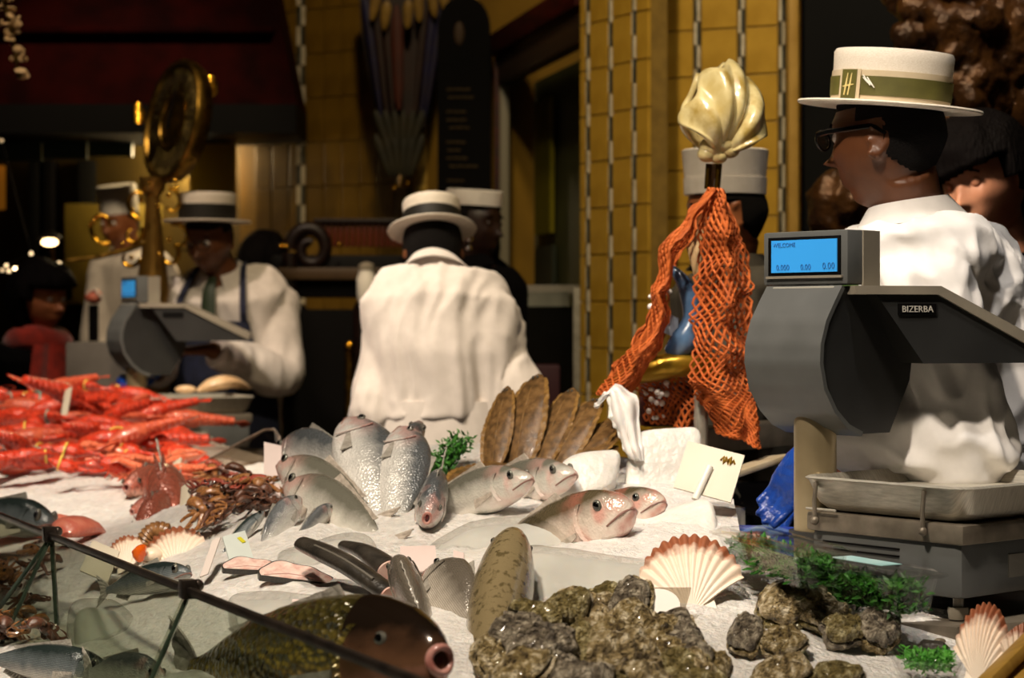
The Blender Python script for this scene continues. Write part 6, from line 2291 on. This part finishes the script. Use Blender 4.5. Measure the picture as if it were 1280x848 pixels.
# clear acrylic sign leaning behind the octopuses
cg = thing('acrylic_sign', 'clear rounded acrylic sign leaning behind the octopuses', 'sign', P(280, 600, 4.9))
v4 = [P(228, 592, 4.75), P(330, 538, 5.0), P(342, 537, 5.0), P(349, 546, 5.0), P(352, 598, 4.85), P(216, 622, 4.55)]
n_ = (v4[1] - v4[0]).cross(v4[5] - v4[0]).normalized() * .003
mb = MB().add([p + n_ for p in v4] + [p - n_ for p in v4], [tuple(range(6)), tuple(range(11, 5, -1))] + [(i, 6 + i, 6 + (i + 1) % 6, (i + 1) % 6) for i in range(6)])
wpart('sheet', mb, glass_mat('acrylic_smoke', '#e4dcd4', .04, .92), cg, False)
wpart('edge', MB().tube(v4[:5], .0032, 6), mat('acrylic_edge', '#8a7c74', '#6a605a', 20, .2), cg)

# ---------------------------------------------------------------- herb tubs
M_pars = mat('parsley', '#235a16', '#0e300a', 40, .5, c3='#3c7a22')
M_clear = glass_mat('clear_plastic', '#ffffff', .06, .97)


def herb(mb, c, ax, ay, az, sx, sy, sz, n, rr_, L=.018):
    for i in range(n):
        p = c + ax * rr_.uniform(-sx, sx) + ay * rr_.uniform(-sy, sy) + az * rr_.uniform(-sz, sz)
        d = Vector((rr_.uniform(-1, 1), rr_.uniform(-1, 1), rr_.uniform(-.3, 1))).normalized()
        s_ = d.orthogonal().normalized()
        k = L * rr_.uniform(.6, 1.3)
        b = d.cross(s_)
        w_ = k * .16
        q = [p, p + d * k * .5 + s_ * w_ + b * w_ * .5, p + d * k, p + d * k * .5 - s_ * w_ + b * w_ * .5, p + d * k * .45 - b * w_]
        mb.add(q, [(0, 1, 4), (1, 2, 4), (2, 3, 4), (3, 0, 4), (0, 3, 2, 1)])


def tub(label, a, b, depth, h, seed, lidlab=False):
    """long clear tub whose near lower edge runs from a to b"""
    a, b = Vector(a), Vector(b)
    x, y, z = axes_along(Vector((b.x - a.x, b.y - a.y, 0)))
    L2_ = (b - a).length
    base = Vector((a.x, a.y, min(a.z, b.z)))
    M = frame_mat(x, y, z, base)
    t = thing('herb_tub', label, 'tub', base, group='herb tubs')
    mb = MB()
    def rect(zz, g, r=.012):
        out = []
        for (cx2, cy2, a0) in ((L2_ + g - r, depth + g - r, 0), (-g + r, depth + g - r, 90), (-g + r, -g + r, 180), (L2_ + g - r, -g + r, 270)):
            for i in range(5):
                an = R(a0 + 22.5 * i)
                out.append((cx2 + r * math.cos(an), cy2 + r * math.sin(an), zz))
        return out
    wpart('tub', MB().rings([rect(0, -.006), rect(h, .004), rect(h + .001, .010), rect(h, .010), rect(h, .002), rect(.002, -.008)], M=M), M_clear, t)
    wpart('lid', MB().rings([rect(h + .002, .014), rect(h + .006, .014), rect(h + .007, .006), rect(h + .012, .0), rect(h + .012, -.01), rect(h + .003, -.012)], M=M), M_clear, t)
    mb = MB()
    herb(mb, base + x * L2_ / 2 + y * depth / 2 + z * h * .46, x, y, z, L2_ / 2 - .010, depth / 2 - .010, h * .38, 2600, random.Random(seed), .016)
    o = wpart('parsley', mb, M_pars, t, False)
    o['kind'] = 'stuff'
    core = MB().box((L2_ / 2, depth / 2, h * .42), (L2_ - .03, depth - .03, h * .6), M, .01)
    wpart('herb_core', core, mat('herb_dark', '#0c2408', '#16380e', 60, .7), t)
    if lidlab:
        wpart('lid_label', MB().box((L2_ * .52, depth * .5, h + .014), (L2_ * .5, depth * .5, .001), M), mat('label_teal', '#cfe0dc', '#9cc8c8', 10, .4), t, False)
    return t


def on_shelf(px, py, z):
    d = (CAMZ - z) * F / (py - HOR)
    return P(px, py, d)


tub('clear tub of green parsley in front of the scale foot', on_shelf(992, 750, .982), on_shelf(1120, 776, .982), .075, .055, 3, True)
tub('clear tub of green parsley under the blue tray, farther from the scale', on_shelf(898, 706, 1.025), on_shelf(1000, 738, 1.025), .07, .046, 4)
nt_ = thing('folded_label', 'small white printed label standing on the farther herb tub', 'label', P(930, 676, 3.3))
A, B_, Cc = P(902, 664, 3.32), P(962, 670, 3.24), P(906, 682, 3.30)
wpart('paper', MB().sheet(lambda u, v: A.lerp(B_, u) + (Cc - A) * v, 8, 3, .0015), M_card, nt_)
wpart('printed_patch', MB().sheet(lambda u, v: A.lerp(B_, .55 + .25 * u) + (Cc - A) * (.25 + .5 * v) + Vector((0, -.002, .001)), 3, 3, .0008), mat('print_pink', '#c09c94', '#a88880', 60, .6), nt_)
# round bowl at the bottom edge
bw = thing('herb_bowl', 'round clear bowl of chopped parsley at the bottom right edge', 'bowl', ice(1160, 862, 0, 2.2, 3.2))
c = bw.location.copy()
part('bowl', MB().lathe([(.028, .0), (.040, .02), (.050, .042), (.054, .044), (.053, .046), (.048, .044), (.036, .02), (.004, .004)], 40), M_clear, bw)
mb = MB()
herb(mb, Vector((0, 0, .038)), Vector((1, 0, 0)), Vector((0, 1, 0)), Vector((0, 0, 1)), .030, .030, .012, 700, random.Random(8), .010)
o = part('parsley', mb, mat('parsley_bright', '#3c8a2a', '#1c5a14', 60, .5, c3='#5ca83c'), bw, False)
o['kind'] = 'stuff'
# green strip of plastic grass by the fan
gs = thing('parsley_bunch', 'dark green parsley bunch between the silver fan and the brown flatfish', 'herb', P(556, 590, 3.86))
a, b = P(536, 598, 3.82), P(578, 550, 3.96)
x, y, z = axes_along(b - a, (0, -.6, .8))
mb = MB()
herb(mb, (a + b) / 2, x, y, z, (b - a).length / 2, .022, .015, 700, random.Random(9), .014)
o = wpart('leaves', mb, M_pars, gs, False)
o['kind'] = 'stuff'
wpart('stalks', MB().tube([a - z * .01, (a + b) / 2 - z * .012, b - z * .01], .012, 8), mat('herb_dark', '#0c2408'), gs)

# blue crate behind the tubs
bt = thing('blue_crate', 'blue plastic crate with a clear film behind the herb tubs', 'crate', on_shelf(940, 690, 1.0))
A = on_shelf(884, 690, 1.0)
x, y, z = Vector((.93, -.36, 0)), Vector((.36, .93, 0)), Vector((0, 0, 1))
M = frame_mat(x, y, z, A + Vector((-.0, .02, -.03)))
M_blue = mat('crate_blue', '#1c3a9c', '#162e80', 10, .4)
w2, l2, h2 = .19, .2, .055
for nm, c, sz in (('wall', (w2 / 2, 0, h2 / 2), (w2, .006, h2)), ('wall', (w2 / 2, l2, h2 / 2), (w2, .006, h2)), ('wall', (0, l2 / 2, h2 / 2), (.006, l2, h2)), ('wall', (w2, l2 / 2, h2 / 2), (.006, l2, h2)), ('base', (w2 / 2, l2 / 2, .003), (w2, l2, .006)),
                 ('rim', (w2 / 2, -.004, h2), (w2 + .012, .014, .008))):
    wpart(nm, MB().box(c, sz, M, .002), M_blue, bt)
wpart('film', MB().sheet(lambda u, v: M @ Vector((w2 * u, l2 * v, h2 - .004 + .006 * math.sin(u * 9 + v * 5))), 14, 12, .001), mat('film_blue', '#7a94b8', '#5a789c', 12, .2, coat=.5), bt)

# wooden tray edge in the corner
wt = thing('wooden_tray', 'light wooden tray edge in the bottom right corner', 'tray', P(1275, 850, 2.5))
bar_between('rim', P(1226, 862, 2.50), P(1300, 788, 2.62), .016, .03, mat('tray_wood', '#a8843c', '#8c6a2c', 12, .4, stretch=(1, 6, 1)), wt)
bar_between('rim', P(1300, 788, 2.62), P(1360, 830, 2.5), .016, .03, mat('tray_wood', '#a8843c'), wt)
wpart('floor_board', MB().add([P(1232, 868, 2.5), P(1300, 800, 2.62), P(1372, 850, 2.5), P(1300, 930, 2.4)], [(0, 1, 2, 3)]).add([P(1232, 872, 2.5), P(1300, 804, 2.62), P(1372, 854, 2.5), P(1300, 934, 2.4)], [(3, 2, 1, 0)]), mat('tray_wood', '#a8843c'), wt, False)
# fish on the far scale's tray
ff_ = thing('weighed_fish', 'pale fish lying on the tray of the distant scale', 'fish', P(282, 478, 6.55))
wpart('body', MB().tube(smooth_path([P(246, 489, 6.5), P(268, 480, 6.52), P(290, 478, 6.55), P(312, 486, 6.6)], 5), lerp_list([.006, .035, .04, .03, .008], 16), 12, flat=.6), mat('pale_fish', '#d8b890', '#c09a70', 20, .35), ff_)
wpart('tail', MB().ball(tuple(P(232, 487, 6.5)), (.035, .02, .014)), mat('pale_fish', '#d8b890'), ff_)

# ---------------------------------------------------------------- net draped display with shell finial
nd = thing('net_display', 'orange fishing net draped over a brass and steel stand with a gold shell on top', 'display', P(876, 560, 3.95))
M_net = mat('net_orange', '#d06a2a', '#a84e18', 40, .75)
ND = 3.95
wpart('post', MB().tube([P(876, 575, ND), P(876, 440, ND), P(884, 300, ND), P(893, 205, ND)], [.014, .014, .010, .006], 14), M_steel, nd)
wpart('prong', MB().tube([P(886, 205, ND - .02), P(884, 236, ND - .02)], .006, 8), M_brass, nd)
wpart('prong', MB().tube([P(899, 205, ND - .02), P(896, 240, ND - .02)], .006, 8), M_brass, nd)


def net(lft, rgt, n, bulge, folds, d, slope=.55, rad=.0021, steps=26, seed=0):
    l_ = smooth_path([P(x, y, d) for x, y in lft], 8)
    r_ = smooth_path([P(x, y, d) for x, y in rgt], 8)
    m_ = min(len(l_), len(r_)) - 1
    def S(u, v):
        f = min(max(u, 0), 1) * m_
        i = min(int(f), m_ - 1)
        a = l_[i].lerp(l_[i + 1], f - i)
        b = r_[min(i, len(r_) - 2)].lerp(r_[min(i + 1, len(r_) - 1)], f - i)
        p = a.lerp(b, v)
        return p + Vector((0, -bulge * math.sin(v * math.pi) + .014 * math.sin(v * folds * 6.28 + u * 3 + seed), 0)) + Vector((nz(p, 22, seed), nz(p, 22, seed + 3), nz(p, 22, seed + 7))) * .016
    mb = MB()
    for sgn in (-1, 1):
        for k in range(n):
            v0 = (k + .5) / n
            pts_ = []
            for q in range(steps + 1):
                u = q / steps
                v = v0 + sgn * slope * u
                v = abs((v + 100) % 2 - 1) if True else v
                pts_.append(S(u, v))
            mb.tube(pts_, rad, 5)
    return mb


LL = [(886, 238), (834, 306), (818, 372), (792, 428), (762, 468), (748, 494)]
LR = [(893, 240), (862, 296), (838, 350), (834, 402), (812, 452), (778, 494)]
RL = [(886, 238), (874, 300), (868, 370), (862, 430), (866, 478), (880, 504), (896, 540)]
RR_ = [(904, 240), (926, 300), (938, 360), (938, 430), (938, 480), (946, 520), (948, 552)]
BL = [(790, 474), (796, 492), (800, 508), (802, 530)]
BR = [(880, 462), (884, 488), (886, 510), (884, 534)]
for nm, mb in (('net_swag', net(LL, LR, 8, .05, 1.2, ND - .06, 2.6, .0026, 70)), ('net_swag', net(LL, LR, 7, -.02, 1.0, ND + .0, 2.2, .0026, 60, 3)),
               ('net_fall', net(RL, RR_, 9, .06, 1.6, ND - .07, 3.0, .0026, 90, 5)), ('net_fall', net(RL, RR_, 9, .0, 1.4, ND - .02, 2.6, .0026, 80, 9)),
               ('net_hem', net(BL, BR, 12, .03, 1.6, ND + .04, .5, .0026, 24, 2))):
    o = wpart(nm, mb, M_net, nd)
    o['kind'] = 'stuff'
# brass horn
hp = smooth_path([P(762, 480, ND), P(800, 466, ND - .02), P(850, 456, ND - .03), P(905, 462, ND)], 6)
wpart('brass_horn', MB().tube(hp, lerp_list([.012, .02, .026, .024, .018], len(hp)), 16), mat('horn_gold', '#b8902c', '#8c6a18', 14, .3, .7), nd)
# blue grey sea creature hanging inside the net
cp_ = smooth_path([P(838, 334, ND - .02), P(856, 356, ND - .03), P(866, 396, ND - .03), P(856, 424, ND - .03), P(840, 444, ND - .02)], 5)
wpart('sea_creature', MB().tube(cp_, lerp_list([.006, .016, .020, .030, .020], len(cp_)), 14), mat('creature_blue', '#5a7898', '#3c5472', 14, .25, coat=.4), nd)
wpart('creature_fin', MB().sheet(lambda u, v: P(848 - 22 * u, 398 + 26 * v - 10 * u, ND - .04 + .01 * u), 5, 5, .006), mat('creature_pale', '#9aa4b0', '#7a8490', 20, .3), nd)
wpart('plaster_figure', MB().tube([P(876, 280, ND + .03), P(872, 310, ND + .03), P(876, 350, ND + .03)], [.014, .022, .012], 12), mat('plaster_cream', '#d8b888', '#c0a070', 20, .5), nd)
rnd = random.Random(17)
for k in range(34):
    if k < 12:
        x_, y_ = rnd.uniform(812, 838), rnd.uniform(358, 392)
    else:
        x_, y_ = rnd.uniform(802, 836), rnd.uniform(478, 524)
    wpart('pearl', MB().ball(tuple(P(x_, y_, ND - .01 + rnd.uniform(-.02, .05))), rnd.uniform(.004, .007), 8, 6), mat('pearl_white', '#f4ece4', None, rough=.15, coat=.5), nd)
wpart('red_cloth', MB().box(tuple(P(842, 506, ND + .12)), (.14, .03, .09), bev=.012), mat('cloth_maroon', '#4a1408', '#300c05', 20, .8), nd)
# shell finial: thick ruffled fan
def shf(u, v):
    a = (v - .5) * 2.5
    r = (.02 + .165 * u) * (1 + .05 * math.cos(11 * a) * u - .12 * abs(math.sin(a)) ** 6)
    ruf = .014 * u * math.cos(11 * a + .6) + .012 * u * math.sin(4.3 * a)
    dome = .055 * math.sin(math.pi * min(1, u * .8 + .1)) * math.cos(a * .42)
    return (r * math.sin(a) * .52, -dome + ruf, r * math.cos(a) * 1.0 - .035)
Ms = frame_mat((.94, .34, 0), (-.34, .94, 0), (0, 0, 1), P(899, 176, ND - .02)) @ Matrix.Rotation(R(7), 4, 'Y')
M_shg = mat('shell_gold', '#d8c07a', '#b89a4c', 16, .28, coat=.5, c3='#e6d498')
sb = MB().sheet(shf, 14, 90, .012, Ms)
sb.sheet(lambda u, v: (shf(u, v)[0] * .98, -shf(u, v)[1] * .8 + .005, shf(u, v)[2] * .98), 14, 90, .012, Ms)
sh_o = wpart('shell_finial', sb, M_shg, nd, True, 180)
for x_, y_, r_ in ((884, 193, .020), (898, 196, .018), (912, 188, .020), (905, 180, .026), (890, 184, .026)):
    wpart('shell_hinge', MB().ball(tuple(P(x_, y_, ND - .03)), (r_, r_, r_ * .8), 14, 10), M_shg, nd)
# steel back shelf under the net, wood board beside the dark gap
bs_ = thing('back_shelf', 'narrow steel back shelf under the net with a pale board', 'shelf', P(910, 560, 4.05))
bar_between('shelf_bar', P(800, 556, 4.02), P(990, 540, 4.2), .05, .12, M_steel_d, bs_)
bar_between('pale_board', P(905, 596, 3.72), P(975, 572, 3.9), .012, .06, mat('board_pale', '#b8a88c', '#a0906f', 12, .5), bs_)
wpart('support', MB().box(tuple(P(893, 0, 4.1).xy) + (.5,), (.24, .06, 1.0)), M_dark, bs_, False)
